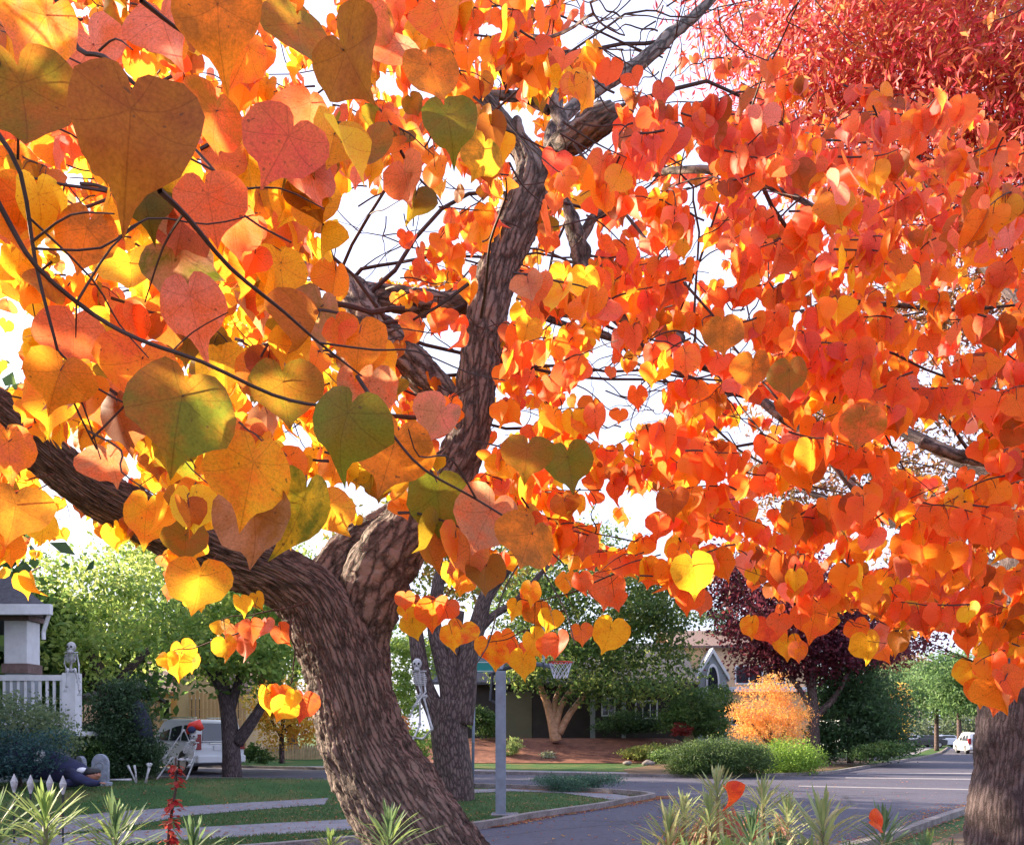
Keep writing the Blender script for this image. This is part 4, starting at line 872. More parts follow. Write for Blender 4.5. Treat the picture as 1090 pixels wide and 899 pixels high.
def CV(*k): return np.array(k)
OLIVE=CV(.17,.125,.006);OLG=CV(.12,.15,.008);BRO=CV(.34,.105,.007);BRD=CV(.24,.055,.008);COR=CV(.72,.135,.05);PTAN=CV(.46,.20,.12)
YEL=CV(.90,.52,.015);ORA=CV(.86,.21,.010);ROR=CV(.84,.105,.018);RPK=CV(.72,.085,.055);GOLD=CV(.80,.36,.012);RED=CV(.60,.035,.02);PINK=CV(.80,.22,.17)
ANG=np.radians([0,7,16,28,42,58,75,92,110,128,145,160,171,180])
RAD=np.array([1.08,.86,.765,.745,.745,.75,.74,.71,.665,.61,.545,.46,.35,.20])
def template(ring,sub):
    a=ANG[::sub] if sub>1 else ANG
    if a[-1]!=ANG[-1]: a=np.append(a,ANG[-1])
    r=np.interp(a,ANG,RAD); aa=np.concatenate([a,2*PI-a[-2:0:-1]]); rr=np.concatenate([r,r[-2:0:-1]]); m=len(aa)
    vs=[(0,0)];
    for t in ring: vs+= [(math.sin(x)*q_*t,-math.cos(x)*q_*t) for x,q_ in zip(aa,rr)]
    fs=[(0,1+j,1+(j+1)%m) for j in range(m)]
    for k in range(len(ring)-1):
        o=1+k*m
        for j in range(m):
            j2=(j+1)%m; fs+=[(o+j,o+m+j,o+m+j2),(o+j,o+m+j2,o+j2)]
    return np.array(vs),np.array(fs)
TH=template([.25,.45,.65,.85,1.0],1); TM=template([.5,1.0],1); TL=template([1.0],2)
SV=np.array(S)
TG=[(np.array(P(a,b,d)),r,pr) for a,b,d,r,pr in ((340,670,3.6,.22,.9),(333,730,3.6,.22,.9),(335,790,3.6,.22,.9),(350,840,3.55,.2,.9),(318,640,3.6,.2,.8),(400,610,3.65,.22,.8),(425,570,3.7,.2,.7),(85,525,3.2,.22,.75),(120,545,3.3,.2,.7),(380,345,4.0,.16,.5),(500,400,3.8,.13,.5),(545,230,3.8,.13,.5))]
def incorr(p):
    p=np.array(p)
    for c,r,pr in TG:
        v=p-c; t=v@SV
        if .15<t<14 and np.linalg.norm(v-SV*t)<r and random.random()<pr: return True
    return False
class Leaves:
    def __init__(s,T): s.T=T; s.pos=[];s.tip=[];s.nrm=[];s.L=[];s.ca=[];s.cb=[];s.fold=[];s.curl=[];s.sd=[];s.ws=[]
    def add(s,pos,tip,nrm,L,ca,cb,fold,curl,ws=1.0):
        if incorr(pos): return
        s.pos.append(pos);s.tip.append(tip);s.nrm.append(nrm);s.L.append(L);s.ca.append(ca);s.cb.append(cb);s.fold.append(fold);s.curl.append(curl);s.sd.append(random.random()*60);s.ws.append(ws)
    def build(s,name,mat,parent):
        V,Fc=s.T; n=len(s.pos)
        if not n: return
        pos=np.array(s.pos,float);tip=np.array(s.tip,float);nr=np.array(s.nrm,float)
        tip/=np.linalg.norm(tip,axis=1,keepdims=True); x=np.cross(nr,tip); x/=np.linalg.norm(x,axis=1,keepdims=True)+1e-9; nr=np.cross(tip,x)
        L=np.array(s.L)[:,None]; sd=np.array(s.sd)[:,None]; vx=V[None,:,0]*np.array(s.ws)[:,None]; vx=vx*np.where(vx>0,1+.13*np.sin(sd*1.7),1+.13*np.cos(sd*2.3)); vy=np.repeat(V[None,:,1],n,0)
        an=np.arctan2(V[None,:,0],-V[None,:,1]); wob=1+.030*np.sin(an*5+sd)+.022*np.sin(an*9+sd*3); vx=vx*wob; vy=vy*wob*(1+.10*np.sin(sd*3.1))
        z=np.array(s.fold)[:,None]*np.abs(vx)+np.array(s.curl)[:,None]*(vy**2+.5*vx**2)+.035*np.sin(vy*5+sd)*np.abs(vx)*2+.035*np.sin(vx*6+sd*2)+np.sin(sd*5.3)*.40*np.maximum(0,-vy)**3+np.cos(sd*4.1)*.22*np.abs(vx)**2.5*2
        lat=.06*np.sin(sd)*vy*vy
        co=pos[:,None,:]+(x[:,None,:]*(vx+lat)[...,None]+tip[:,None,:]*(-vy)[...,None]+nr[:,None,:]*z[...,None])*L[...,None]
        m=len(V); me=bpy.data.meshes.new(name); me.vertices.add(n*m); me.vertices.foreach_set('co',co.astype(np.float32).ravel())
        idx=(np.arange(n)[:,None,None]*m+Fc[None]).astype(np.int32); nf=n*len(Fc)
        me.loops.add(nf*3); me.loops.foreach_set('vertex_index',idx.ravel()); me.polygons.add(nf)
        me.polygons.foreach_set('loop_start',np.arange(0,nf*3,3,dtype=np.int32)); me.polygons.foreach_set('loop_total',np.full(nf,3,dtype=np.int32)); me.update(calc_edges=True)
        lfv=np.stack([np.repeat(V[None,:,0],n,0),vy,np.repeat(sd,m,1)],-1).astype(np.float32)
        me.attributes.new('lf','FLOAT_VECTOR','POINT').data.foreach_set('vector',lfv.ravel())
        for nm,c in (('ca',s.ca),('cb',s.cb)):
            c=np.concatenate([np.clip(np.array(c),.003,.95),np.ones((n,1))],1); me.attributes.new(nm,'FLOAT_COLOR','POINT').data.foreach_set('color',np.repeat(c,m,0).astype(np.float32).ravel())
        return W(link(name,me,mat,parent,True))
M['leaf']=leaf_material('redbud_leaf_far',.55,True,1.35)
LH=Leaves(TH); LM=Leaves(TM); LL=Leaves(TL); TW=MB(); FT=MB()

# where the canopy ends below (px -> py) and where the sky shows through
LOW=[(-200,640),(0,632),(40,640),(75,600),(110,575),(150,590),(180,640),(215,655),(245,640),(262,600),(300,570),(360,560),(430,560),(480,615),(520,625),(570,600),(610,600),(640,612),(670,618),(700,625),(730,650),(752,640),(775,600),(800,615),(830,665),(870,660),(905,668),(935,710),(965,690),(1000,670),(1030,690),(1060,760),(1090,715),(1130,700),(1300,640)]
GAPS=[(408,228,54,46,.9),(372,275,30,30,.8),(86,238,34,22,.8),(105,20,16,10,.8),(12,345,26,36,.8),(705,50,72,46,.92),(650,18,50,28,.85),(548,14,30,18,.6),(480,190,32,20,.7),(600,30,34,16,.5),(745,92,26,18,.8),(652,420,48,34,.6),(700,390,26,22,.6),(640,375,30,28,.6),(480,485,18,30,.8),(612,245,60,26,.2),(762,292,24,14,.5),(790,330,24,10,.5),(735,460,16,12,.4),(570,440,20,24,.5),(1000,480,44,36,.85),(905,660,20,12,.8),(895,480,22,24,.6),(880,520,20,30,.6),(1030,365,24,14,.5),(360,235,30,20,.6),(640,190,26,18,.4),(500,370,20,22,.5),(445,355,16,14,.6),(270,440,14,26,.6),(60,550,32,20,.6),(680,560,22,12,.6),(460,250,24,22,.5),(540,225,20,20,.4),(735,215,24,16,.5),(930,205,26,14,.5)]
STEM=[(488,520),(480,470),(488,400),(500,330),(515,270),(532,225),(548,190),(520,125),(500,95),(530,100),(556,130),(590,180),(652,112),(654,140),(600,170),(585,220),(560,290),(545,350),(528,430),(520,510)]
LIMB=[(-20,425),(10,430),(45,470),(125,510),(135,562),(60,535),(15,485),(-20,460)]; LIMB2=[(225,575),(300,590),(340,610),(330,640),(240,620)]; LIMB3=[(365,295),(410,298),(500,305),(500,342),(425,342),(480,392),(492,435),(450,425),(372,350)]
JUNC=[(395,560),(450,555),(440,600),(420,900),(330,900),(330,600)]
def low(px): return float(np.interp(px,[a for a,b in LOW],[b for a,b in LOW]))
def ok(px,py,d,soft=1.0):
    if py>low(px)+random.uniform(-12,4): return False
    for gx,gy,rx,ry,s in GAPS:
        if ((px-gx)/rx)**2+((py-gy)/ry)**2<1 and random.random()<s*soft: return False
    if d<3.8 and 578<px<658 and 100<py<178: return False
    if d<3.75:
        if inpoly(px,py,STEM) and random.random()<.985: return False
        if inpoly(px,py,JUNC): return False
        if (inpoly(px,py,LIMB2) or inpoly(px,py,LIMB3)) and random.random()<.96: return False
        if inpoly(px,py,LIMB) and random.random()<.93: return False
    # top right corner: the fine red tree shows
    if px>740:
        e=60+(px-740)*.22+15*math.sin(px*.03)
        if py<e and random.random()<.88*soft: return False
    elif py<0 and px>560 and random.random()<.5: return False
    return True
def pick(ws):
    cs=[c for c,_ in ws]; w_=np.array([w for _,w in ws],float); return cs[rng.choice(len(cs),p=w_/w_.sum())]
def leafcol(px,py,d):
    if d<1.75 and px<620: ws=[(OLIVE,1.4),(BRO,1.6),(COR,1.3),(PTAN,.6),(ORA,2.6),(OLG,.5),(GOLD,2.2),(ROR,.9),(YEL,1.0)]
    elif px<400: 
        y=SS(140,330,py); ws=[(YEL,1+3.2*y),(GOLD,1.5+1.5*y),(ORA,2.2),(COR,2-1.2*y),(ROR,1.0),(OLIVE,.4),(PINK,.6*(1-y))]
    elif px<640: ws=[(ORA,2.8),(ROR,2.4),(YEL,1.1),(GOLD,1.1),(COR,1.4),(OLIVE,.25),(RPK,.5)]
    else:
        up=1-SS(150,330,py); lo_=SS(520,640,py)
        ws=[(ORA,3.0-1.6*up),(ROR,3.6),(COR,.5+2.2*up),(RPK,.6+2.4*up),(YEL,.35+.4*lo_-.3*up),(GOLD,.55-.3*up),(BRO,.2),(PINK,.2+.8*up)]
    return pick(ws)
def pix(v): return (CX+v.x/v.y*F, HY-(v.z-H)/v.y*F) if v.y>.05 else (-999,-999)
def orient(px,py,d,pos):
    tocam=(Vector((0,0,H))-pos).normalized()
    up=px>650 and py<330
    yaw=random.gauss(0,1.1 if up else .72); pitch=random.gauss(0,.45)
    base=Vector((tocam.x,tocam.y,tocam.z*.35)).normalized()
    nrm=Matrix.Rotation(yaw,3,'Z')@base; nrm=(nrm+Vector((0,0,pitch))).normalized()
    tip=Vector((random.gauss(0,.25),random.gauss(0,.28),-1)); return tip.normalized(),nrm
def put(pos,px,py,d,L,hi=None,colr=None,tip=None,nrm=None,fold=None,cb=None,curl=None,ws=None):
    t,n_=orient(px,py,d,pos); tip=tip or t; nrm=nrm or n_
    c=leafcol(px,py,d) if colr is None else colr
    if random.random()<.06: c=BRD*1.2
    c=c*(1+rng.normal()*.15)
    if cb is None:
        o_=leafcol(px,py,d); cb=c*.72+o_*.28
    up=px>650 and py<330
    f=fold if fold is not None else (random.uniform(.6,1.1) if random.random()<.16 else random.uniform(.05,.5) if not up else random.uniform(.1,.65))
    cu=curl if curl is not None else random.uniform(-.28,.16)
    tgt=LH if d<1.7 else (LM if d<4.3 else LL)
    tgt.add(tuple(pos),tuple(tip),tuple(nrm),L,c,cb,f*(1 if random.random()<.5 else -1),cu,ws or random.uniform(.86,1.04))
def twig(pts,r0,r1,n=5,tgt=None):
    pts=[Vector(p) for p in pts]; q_=[pts[0]]
    for a,b in zip(pts[:-1],pts[1:]):
        l=(b-a).length
        if l>.09: 
            m=max(1,int(l/.09))
            for j in range(1,m+1): q_.append(a.lerp(b,j/(m+1))+Vector([random.gauss(0,.009) for _ in range(3)]))
        q_.append(b)
    pts=q_; c=catmull([tuple(p) for p in pts],3); k=len(c); (tgt or TW).tube([Vector(p) for p in c],[r0+(r1-r0)*i/(k-1) for i in range(k)],n,False)
def spray(px,py,d,n,L0,r=.0028):
    st=P(px,py,d); az=random.uniform(0,2*PI); dirv=Vector((math.cos(az),math.sin(az)*.7,random.uniform(-.3,.12))).normalized()
    step=L0*.54; p=st.copy(); pts=[p.copy()]; placed=0
    for i in range(n):
        dirv=(dirv+Vector((random.gauss(0,.22),random.gauss(0,.2),random.gauss(-.05,.16)))).normalized()
        p=p+dirv*step; 
        if p.y<.45: break
        qx,qy=pix(p)
        L=L0*random.uniform(.72,1.15)
        pet=Vector((random.gauss(0,.35),random.gauss(0,.3),-.75)).normalized()*L*random.uniform(.3,.6)
        bpos=p+pet; lx,ly=pix(bpos+Vector((0,0,-.4*L)))
        if ok(lx,ly,p.y):
            put(bpos,lx,ly,p.y,L); placed+=1
            if p.y<2.9: TW.tube([p,p+pet*.5+Vector((0,0,.1*L)),bpos],[.0011,.0008,.0009],3,False)
            pts.append(p.copy())
        elif qy>low(qx): break
        elif ok(qx,qy,p.y): pts.append(p.copy())
    if len(pts)>1: twig(pts,r,.0010,4)
    return placed
def layer(nl,d0,d1,L0,xr,yr,xw=None):
    k=0; tries=0
    while k<nl and tries<nl*6:
        tries+=1; px=random.uniform(*xr); py=random.uniform(*yr)
        if xw and random.random()>xw(px,py): continue
        if not ok(px,py,9): continue
        d=random.uniform(d0,d1); k+=spray(px,py,d,random.randint(4,9),L0*random.uniform(.85,1.1))
layer(340,1.15,2.0,.058,(-60,560),(-60,590),lambda x,y:1 if x<380 else .55)
layer(2300,2.0,3.3,.058,(430,1200),(-60,740),lambda x,y:SS(430,640,x)+.15)
layer(900,2.1,3.5,.060,(-80,520),(-80,620),lambda x,y:.9)
layer(3300,3.3,4.8,.062,(-100,1240),(-100,720))
layer(4600,4.8,7.0,.070,(-110,1290),(-120,690))
# branches that carry the sprays
for i in range(48):
    a=random.choice(anchors)
    for _ in range(30):
        px=random.uniform(-60,1150); py=random.uniform(-40,660); d=random.uniform(2.2,5.0)
        if py<low(px)-40 and not (d<3.8 and inpoly(px,py,STEM)): break
    b=P(px,py,d)
    if (b-a).length>3.0: a=b+(a-b).normalized()*random.uniform(.8,1.6)
    qa=pix(a)
    if a.y<1 or (qa[1]>low(qa[0])): continue
    if any((lambda v: v.y<3.9 and inpoly(*pix(v),STEM))(a.lerp(b,t/12)) for t in range(13)): continue
    m1=a.lerp(b,.33)+Vector((random.gauss(0,.1),random.gauss(0,.1),random.gauss(.08,.1))); m2=a.lerp(b,.68)+Vector((random.gauss(0,.1),random.gauss(0,.1),random.gauss(.05,.1)))
    c=[Vector(x) for x in catmull([a,m1,m2,b],5)]; c=[v+Vector([random.gauss(0,.008) for _ in range(3)]) for v in c]
    k=len(c); r0=random.uniform(.006,.012); TW.tube(c,[r0*(1-.75*j/(k-1)) for j in range(k)],6,False)
    for j in range(3,k,2):
        v=c[j]; e=v+Vector((random.gauss(0,.2),random.gauss(0,.2),random.gauss(-.05,.16))); mm=v.lerp(e,.5)+Vector((random.gauss(0,.03),0,random.gauss(0,.03)))
        twig([v,mm,e],.0035,.0012,4)
# bare twigs against the sky
for gx,gy,rx,ry,nn,d in ((700,50,80,55,14,4.9),(405,235,60,50,8,4.6),(655,20,50,30,8,4.5),(650,415,50,36,12,4.4),(790,320,30,20,5,4.2),(85,235,34,24,5,3)):
    for i in range(nn):
        x0=gx+random.uniform(-1.2,1.2)*rx; y0=gy+random.uniform(-1,1.2)*ry; p0=P(x0,y0,d+random.uniform(-.4,.4)); v=p0; pts=[p0]; dr=Vector((random.gauss(0,1),random.gauss(0,.4),random.gauss(.3,.8))).normalized()
        for j in range(5): dr=(dr+Vector((random.gauss(0,.35),0,random.gauss(0,.35)))).normalized(); v=v+dr*.09; pts.append(v)
        twig(pts,.0045,.0012,4)
# the long foreground shoots
SH=[[(5,100,.95),(22,185,.95),(38,280,.98),(58,360,1.0),(75,420,1.05),(103,478,1.1)],
    [(-20,180,.9),(40,285,.95),(100,335,1.0),(150,362,1.0),(215,385,1.0),(290,420,1.05),(345,432,1.05),(400,430,1.1),(452,500,1.15),(505,530,1.2),(560,565,1.2),(600,600,1.25)],
    [(170,203,.9),(200,232,.95),(245,285,1.0),(300,330,1.05),(340,365,1.1),(385,400,1.15)],
    [(150,0,1.0),(185,28,1.05),(212,45,1.1)],
    [(60,0,1.1),(110,60,1.1),(165,110,1.1),(235,190,1.1),(310,258,1.1)],
    [(380,400,1.3),(420,452,1.3),(470,520,1.35),(520,560,1.4)]]
FTS=[MB() for _ in SH]
for s_,m_ in zip(SH,FTS): twig([P(*p) for p in s_],.0034,.0012,6,m_)
for i in range(22):
    ii=random.randrange(5); s_=SH[ii]; FT=FTS[ii]; j=random.randrange(len(s_)-1); a=P(*s_[j]); b=P(*s_[j+1]); v=a.lerp(b,random.random()); e=v+Vector((random.gauss(0,.10),random.gauss(0,.08),random.gauss(-.02,.08)))
    twig([v,v.lerp(e,.5)+Vector((0,0,.015)),e],.0016,.0008,5,FT)
# big leaves, each at its own place: cx,cy,width px, tip angle (deg, 0 down, + to the right), yaw, fold, col, second col
BIG=[(26,112,112,6,.2,.10,OLIVE,BRO),(138,142,134,-3,.1,.12,BRO,BRD),(228,132,70,-10,.7,.2,BRO,ROR),(232,22,88,0,.3,.15,BRO,ORA),(318,38,78,5,.5,.2,OLIVE,BRO),(374,70,90,28,.9,.25,BRO,BRD),(430,55,56,30,.8,.3,PTAN,COR),(462,80,66,20,.4,.2,BRO,ORA),
 (300,160,92,-25,.3,.25,COR,RPK),(332,190,66,5,.8,.3,COR,PINK),(225,225,86,12,.2,.2,COR,ROR),(195,275,78,60,.4,.35,OLG,PTAN),(205,330,78,10,.2,.1,COR,PINK),(78,362,74,0,.0,.12,ROR,COR),(150,398,86,-8,.4,.15,ORA,ROR),
 (190,440,106,-8,.05,.10,OLG,BRO),(303,422,80,3,.05,.10,OLIVE,BRO),(366,455,84,-20,.6,.2,OLIVE,OLG),(416,484,80,-18,.2,.2,ORA,BRO),(266,508,90,-12,.3,.3,ORA,GOLD),(272,560,84,5,.5,.25,BRO,PTAN),(318,548,90,-20,.5,.35,OLG,YEL),
 (467,540,78,4,.1,.12,OLG,OLIVE),(516,556,78,-25,.3,.2,PTAN,COR),(562,580,76,-20,.5,.25,BRO,ORA),(212,625,68,-5,.3,.3,ORA,GOLD),(16,550,74,-4,.5,.2,BRO,ORA),(10,482,62,0,.3,.2,COR,ORA),(155,552,54,-10,.2,.2,ORA,GOLD),(120,495,52,20,.6,.3,PTAN,COR),(197,578,48,0,.2,.1,OLIVE,BRO),
 (340,338,60,-10,.6,.3,PTAN,OLIVE),(390,418,64,-20,.3,.2,PTAN,COR),(463,447,58,-35,.4,.2,PTAN,PINK),(560,488,54,-8,.1,.1,OLIVE,BRO),(606,496,50,8,.2,.1,OLG,OLIVE),(300,292,64,4,.3,.2,YEL,GOLD),(478,132,60,15,.2,.15,OLIVE,OLG),(512,168,52,-15,.4,.15,OLIVE,GOLD),(392,160,56,10,.3,.2,OLIVE,BRO),
 (840,402,42,0,.1,.1,BRO,OLIVE),(801,396,42,0,.1,.1,BRO,ORA),(915,455,48,-10,.1,.1,ROR,BRO),(740,612,52,12,.2,.3,GOLD,YEL),(770,358,48,5,.1,.1,ORA,BRO),(105,60,62,25,.6,.3,COR,PINK),(40,30,90,-30,.5,.2,ORA,COR),(175,30,70,15,.6,.25,COR,PINK),(260,60,60,-20,.5,.2,ROR,ORA),(20,240,70,10,.4,.25,COR,ORA),(90,255,70,-12,.4,.2,BRO,ORA),(140,290,66,14,.3,.25,GOLD,YEL),(250,245,60,0,.5,.2,ROR,COR),(240,395,60,8,.5,.3,GOLD,YEL),(55,430,64,-6,.5,.3,GOLD,ORA),(105,430,56,14,.3,.2,COR,ORA),(330,120,64,0,.4,.2,COR,ROR),(430,150,50,-10,.5,.3,COR,ORA),(470,20,56,20,.3,.2,ORA,ROR),(395,20,60,-12,.5,.25,COR,BRO),(45,560,40,5,.4,.3,YEL,GOLD),(355,545,54,25,.4,.3,ORA,GOLD)]
for cx,cy_,wp,ta,yaw,fo,c1,c2 in BIG:
    wreal=.100 if wp>60 else (.092 if wp>46 else .085)
    wreal*=random.uniform(.88,1.12); d=wreal*F/wp; L=wreal/1.45
    ta=R(ta); tip=Vector((math.sin(ta),random.gauss(0,.12),-math.cos(ta)))
    s_=1 if random.random()<.5 else -1
    pos=P(cx,cy_,d)-tip*L*.27
    tc=(Vector((0,0,H))-pos).normalized(); nrm=Matrix.Rotation(s_*yaw*.8,3,tip.normalized())@Vector((tc.x,tc.y,tc.z*.6))
    w_=1.0 if yaw<.6 else 1.1
    LH.add(tuple(pos),tuple(tip),tuple(nrm),L,c1*(1+.05*rng.normal()),c2,fo*s_*.9,random.uniform(-.2,.1),w_)
    e=pos-tip*L*.45+Vector((random.gauss(0,.01),.05,.012)); TW.tube([pos,pos.lerp(e,.5)+Vector((.002,0,.003)),e],[.0009,.0008,.0011],5,False)
# leaf sprigs added out of view, blocking sun from the nearest leaves
for (cx,cy_,d) in ((26,112,.82),(138,142,.72),(232,22,1.05),(190,440,.85),(225,225,1.0),(303,422,1.1),(366,455,1.1),(95,90,.75),(170,190,.75)):
    c0=P(cx,cy_,d)
    for j in range(9):
        v=c0+S*random.uniform(.9,2.6)+Vector([random.gauss(0,.055) for _ in range(3)])
        if pix(v)[0]<-45:
            c=pick([(ORA,2),(GOLD,1),(ROR,1),(BRO,2)]); LM.add(tuple(v),(random.gauss(0,.3),random.gauss(0,.3),-1),tuple((Vector(S)+Vector([random.gauss(0,.5) for _ in range(3)])).normalized()),.07,c,c,random.uniform(-.3,.3),random.uniform(-.2,.1))
            twig([v,v+Vector((random.gauss(0,.06),random.gauss(0,.06),.1)),v+Vector((random.gauss(0,.15),random.gauss(0,.15),.2))],.0018,.003,3)
# more near boughs left of the view, added to shade the big leaves
for i in range(290):
    v=Vector((random.uniform(-4.2,-1.15),random.uniform(1.0,3.3),random.uniform(2.5,5.0))); qx,qy=pix(v)
    if qx>-90: continue
    dirv=Vector((random.gauss(0,1),random.gauss(0,1),random.gauss(-.2,.3))).normalized(); p=v; pts=[p]
    for j in range(7):
        p=p+dirv*.045+Vector((random.gauss(0,.01),random.gauss(0,.01),random.gauss(0,.01))); pts.append(p)
        if pix(p)[0]<-80: 
            c=pick([(ORA,2),(GOLD,1),(ROR,1),(YEL,1),(BRO,1)]); nr=Vector((random.gauss(0,1),random.gauss(0,1),random.gauss(0,.5))).normalized()
            LM.add(tuple(p-Vector((0,0,.03))),(random.gauss(0,.3),random.gauss(0,.3),-1),tuple(nr),.066,c,c,random.uniform(-.3,.3),random.uniform(-.2,.1))
    twig(pts[::3],.0025,.001,3)
# isolated clusters that hang below the canopy edge
def cluster(items,d,twigpts,L=.062):
    CP=[]
    for x,y,wp,c1,c2 in items:
        dd=d+random.gauss(0,.12); Lr=wp*dd/F/1.38; tip=Vector((random.gauss(0,.22),random.gauss(0,.2),-1)).normalized(); pos=P(x,y,dd)-tip*Lr*.3; CP.append(pos)
        tc=(Vector((0,0,H))-pos).normalized(); nrm=Matrix.Rotation(random.gauss(0,.45),3,'Z')@Vector((tc.x,tc.y,0))
        LM.add(tuple(pos),tuple(tip),tuple(nrm),Lr,c1,c2,random.uniform(.1,.4)*random.choice((-1,1)),random.uniform(-.2,.1),1.0)
    TP=[Vector(x) for x in catmull([tuple(P(a,b,d)) for a,b in twigpts],6)]; twig([P(a,b,d) for a,b in twigpts],.0045,.0018,5)
    for pos in CP:
        e=min(TP,key=lambda t:(t-pos).length+(.1 if t.z<pos.z else 0)); mm=pos.lerp(e,.5)+Vector((0,0,.012)); TW.tube([pos,mm,e],[.0011,.0012,.0015],4,False)
cluster([(178,704,24,YEL,ORA),(190,710,26,GOLD,YEL),(203,706,24,ROR,GOLD),(197,695,26,ORA,YEL)],3.4,[(300,665),(250,675),(205,690),(180,694)])
cluster([(235,668,22,YEL,GOLD),(242,690,26,YEL,ORA),(250,674,22,ROR,COR),(262,690,30,ROR,COR),(267,671,26,COR,ROR),(283,668,22,COR,PINK),(302,676,28,ROR,COR),(276,640,22,YEL,GOLD),(258,645,26,YEL,GOLD)],3.3,[(330,640),(300,648),(265,655),(235,660)])
cluster([(285,745,32,YEL,ORA),(298,742,28,ROR,ORA),(300,755,30,ORA,YEL),(322,752,32,ROR,RED),(312,745,24,YEL,GOLD)],3.3,[(310,660),(314,690),(311,725),(300,740)])
cluster([(434,652,22,YEL,ORA),(432,640,22,ROR,COR),(448,648,30,ROR,COR),(460,655,34,ROR,ORA),(474,650,30,COR,ROR),(490,675,34,ROR,YEL),(480,680,26,ORA,YEL),(440,668,26,YEL,GOLD),(478,612,28,YEL,ORA),(492,622,30,GOLD,ORA),(503,612,18,YEL,YEL)],3.5,[(500,590),(490,615),(470,636),(440,640)])
cluster([(520,690,26,YEL,ORA),(528,700,30,ROR,YEL),(540,692,28,ROR,ORA),(552,700,30,ROR,COR),(556,708,32,GOLD,YEL),(536,682,24,ORA,ROR)],3.4,[(600,650),(570,668),(540,680),(520,683)])
cluster([(556,640,26,ORA,ROR),(548,648,22,YEL,GOLD),(565,632,26,YEL,ORA),(570,655,30,ORA,BRO),(585,660,26,YEL,GOLD),(572,685,32,YEL,GOLD),(594,688,34,ROR,COR),(582,690,24,ORA,ROR),(619,675,24,ORA,COR),(648,677,40,YEL,GOLD),(618,620,22,COR,ROR),(648,630,40,ROR,COR),(655,640,24,ROR,COR),(600,620,26,ORA,GOLD)],3.3,[(690,600),(650,612),(610,630),(570,640),(550,636)])
cluster([(801,668,24,ORA,YEL),(797,662,18,YEL,YEL),(818,672,34,ROR,RED),(830,680,32,ROR,ORA),(838,690,32,YEL,ORA),(850,694,22,COR,ORA),(828,665,26,ROR,COR)],3.2,[(786,610),(795,640),(815,655),(840,668)])
cluster([(866,660,42,ORA,ROR),(925,690,38,YEL,GOLD),(938,690,34,ORA,ROR),(945,678,28,COR,PINK),(912,672,30,ROR,ORA),(1035,718,34,YEL,ORA),(1044,738,34,ROR,ORA),(1066,732,40,ROR,ORA),(1060,745,30,ROR,RED),(1080,725,32,ROR,COR),(1075,700,36,ORA,ROR),(1052,700,30,GOLD,YEL),(760,600,34,GOLD,ORA),(725,590,40,YEL,GOLD)],2.9,[(1110,680),(1060,700),(1040,705)])
LH.build('near_foliage','redbud',rt); LM.build('foliage','leaf',rt); LL.build('far_foliage','leaf',rt)
Wp(TW.build('twigs','twig',rt))
for m_ in FTS: Wp(m_.build('shoot','twig',rt))
print('LEAVES',len(LH.pos),len(LM.pos),len(LL.pos))

# ---------------------------------------------------------------- grey street tree on the right with its fine red crown
D9=7.6; bx=(1094-CX)/F*D9
t=thing('red_maple','thick grey trunk at the right edge under a fine leaved red and pink crown','tree',(bx,D9,0))
mb=MB(); pr=[(1086,980,.70,.60),(1087,955,.60,0),(1086,905,.0,0)]
c=catmull([(*P(a,b,D9),w_) for a,b,w_ in ((1092,985,.60),(1090,950,.50),(1089,900,.465),(1090,850,.45),(1094,800,.425),(1098,750,.41),(1103,690,.39),(1112,600,.36),(1125,500,.32),(1150,380,.26),(1190,250,.22),(1230,120,.15),(1260,0,.10))],10)
c=catmull(c,2); mb.tube([Vector(x[:3]) for x in c],[float(x[3]) for x in c],80,disp=barkdisp(13,.022,.22))
def lb(pts,r0,r1):
    cc=catmull([P(*p) for p in pts],5); k=len(cc); mb.tube([Vector(x) for x in cc],[r0+(r1-r0)*i/(k-1) for i in range(k)],10,disp=lambda q,r:r*.2*noise.noise(q*9))
lb([(1145,420,7.6),(1090,330,8.2),(1020,240,9.0),(955,130,9.8),(925,30,10.2),(905,-40,10.5)],.09,.025)
lb([(1115,560,7.6),(1075,510,8.0),(1020,488,8.3),(985,470,8.6),(900,430,9)],.12,.04)
lb([(1105,640,7.6),(1050,600,8.6),(960,560,9.4),(850,520,10)],.09,.03)
lb([(970,150,9.7),(900,80,10.2),(830,60,10.6),(780,20,11)],.03,.012)
W(mb.build('trunk','bark3',t,True))
k=9.5/F
bl=[]
for a,b,rx,rz,d in ((930,60,120,70,9.5),(1040,110,110,70,9.2),(820,30,90,55,10),(1000,0,140,80,10),(1100,40,110,80,9),(870,120,80,36,10.2),(960,190,110,50,10),(1080,230,100,60,9.6),(1150,150,120,100,9),(1000,-100,180,70,10)):
    bl.append((np.array(P(a,b,d))-np.array(t.location),np.array([rx,rx*.8,rz])*d/F))
crown('crown',bl,52000,.12,[(.60,.035,.06),(.72,.06,.09),(.80,.20,.18),(.45,.015,.03),(.70,.22,.06),(.28,.015,.025),(.55,.24,.07)],t,clump=20,aspect=.24,droop=.5,spread=.10,shell=.35)
bl=[]
for a,b,rx,rz,d in ((1000,330,120,50,10.4),(880,420,90,60,11),(1060,420,90,50,10),(960,520,90,46,11),(1120,520,80,60,10),(830,510,60,40,11.5),(1000,600,60,30,11)):
    bl.append((np.array(P(a,b,d))-np.array(t.location),np.array([rx,rx*.8,rz])*d/F))
crown('inner_crown',bl,17000,.10,[(.22,.13,.04),(.30,.16,.06),(.12,.07,.03),(.35,.10,.06),(.16,.05,.05)],t,clump=20,aspect=.28,droop=.4,spread=.10,shell=.3)

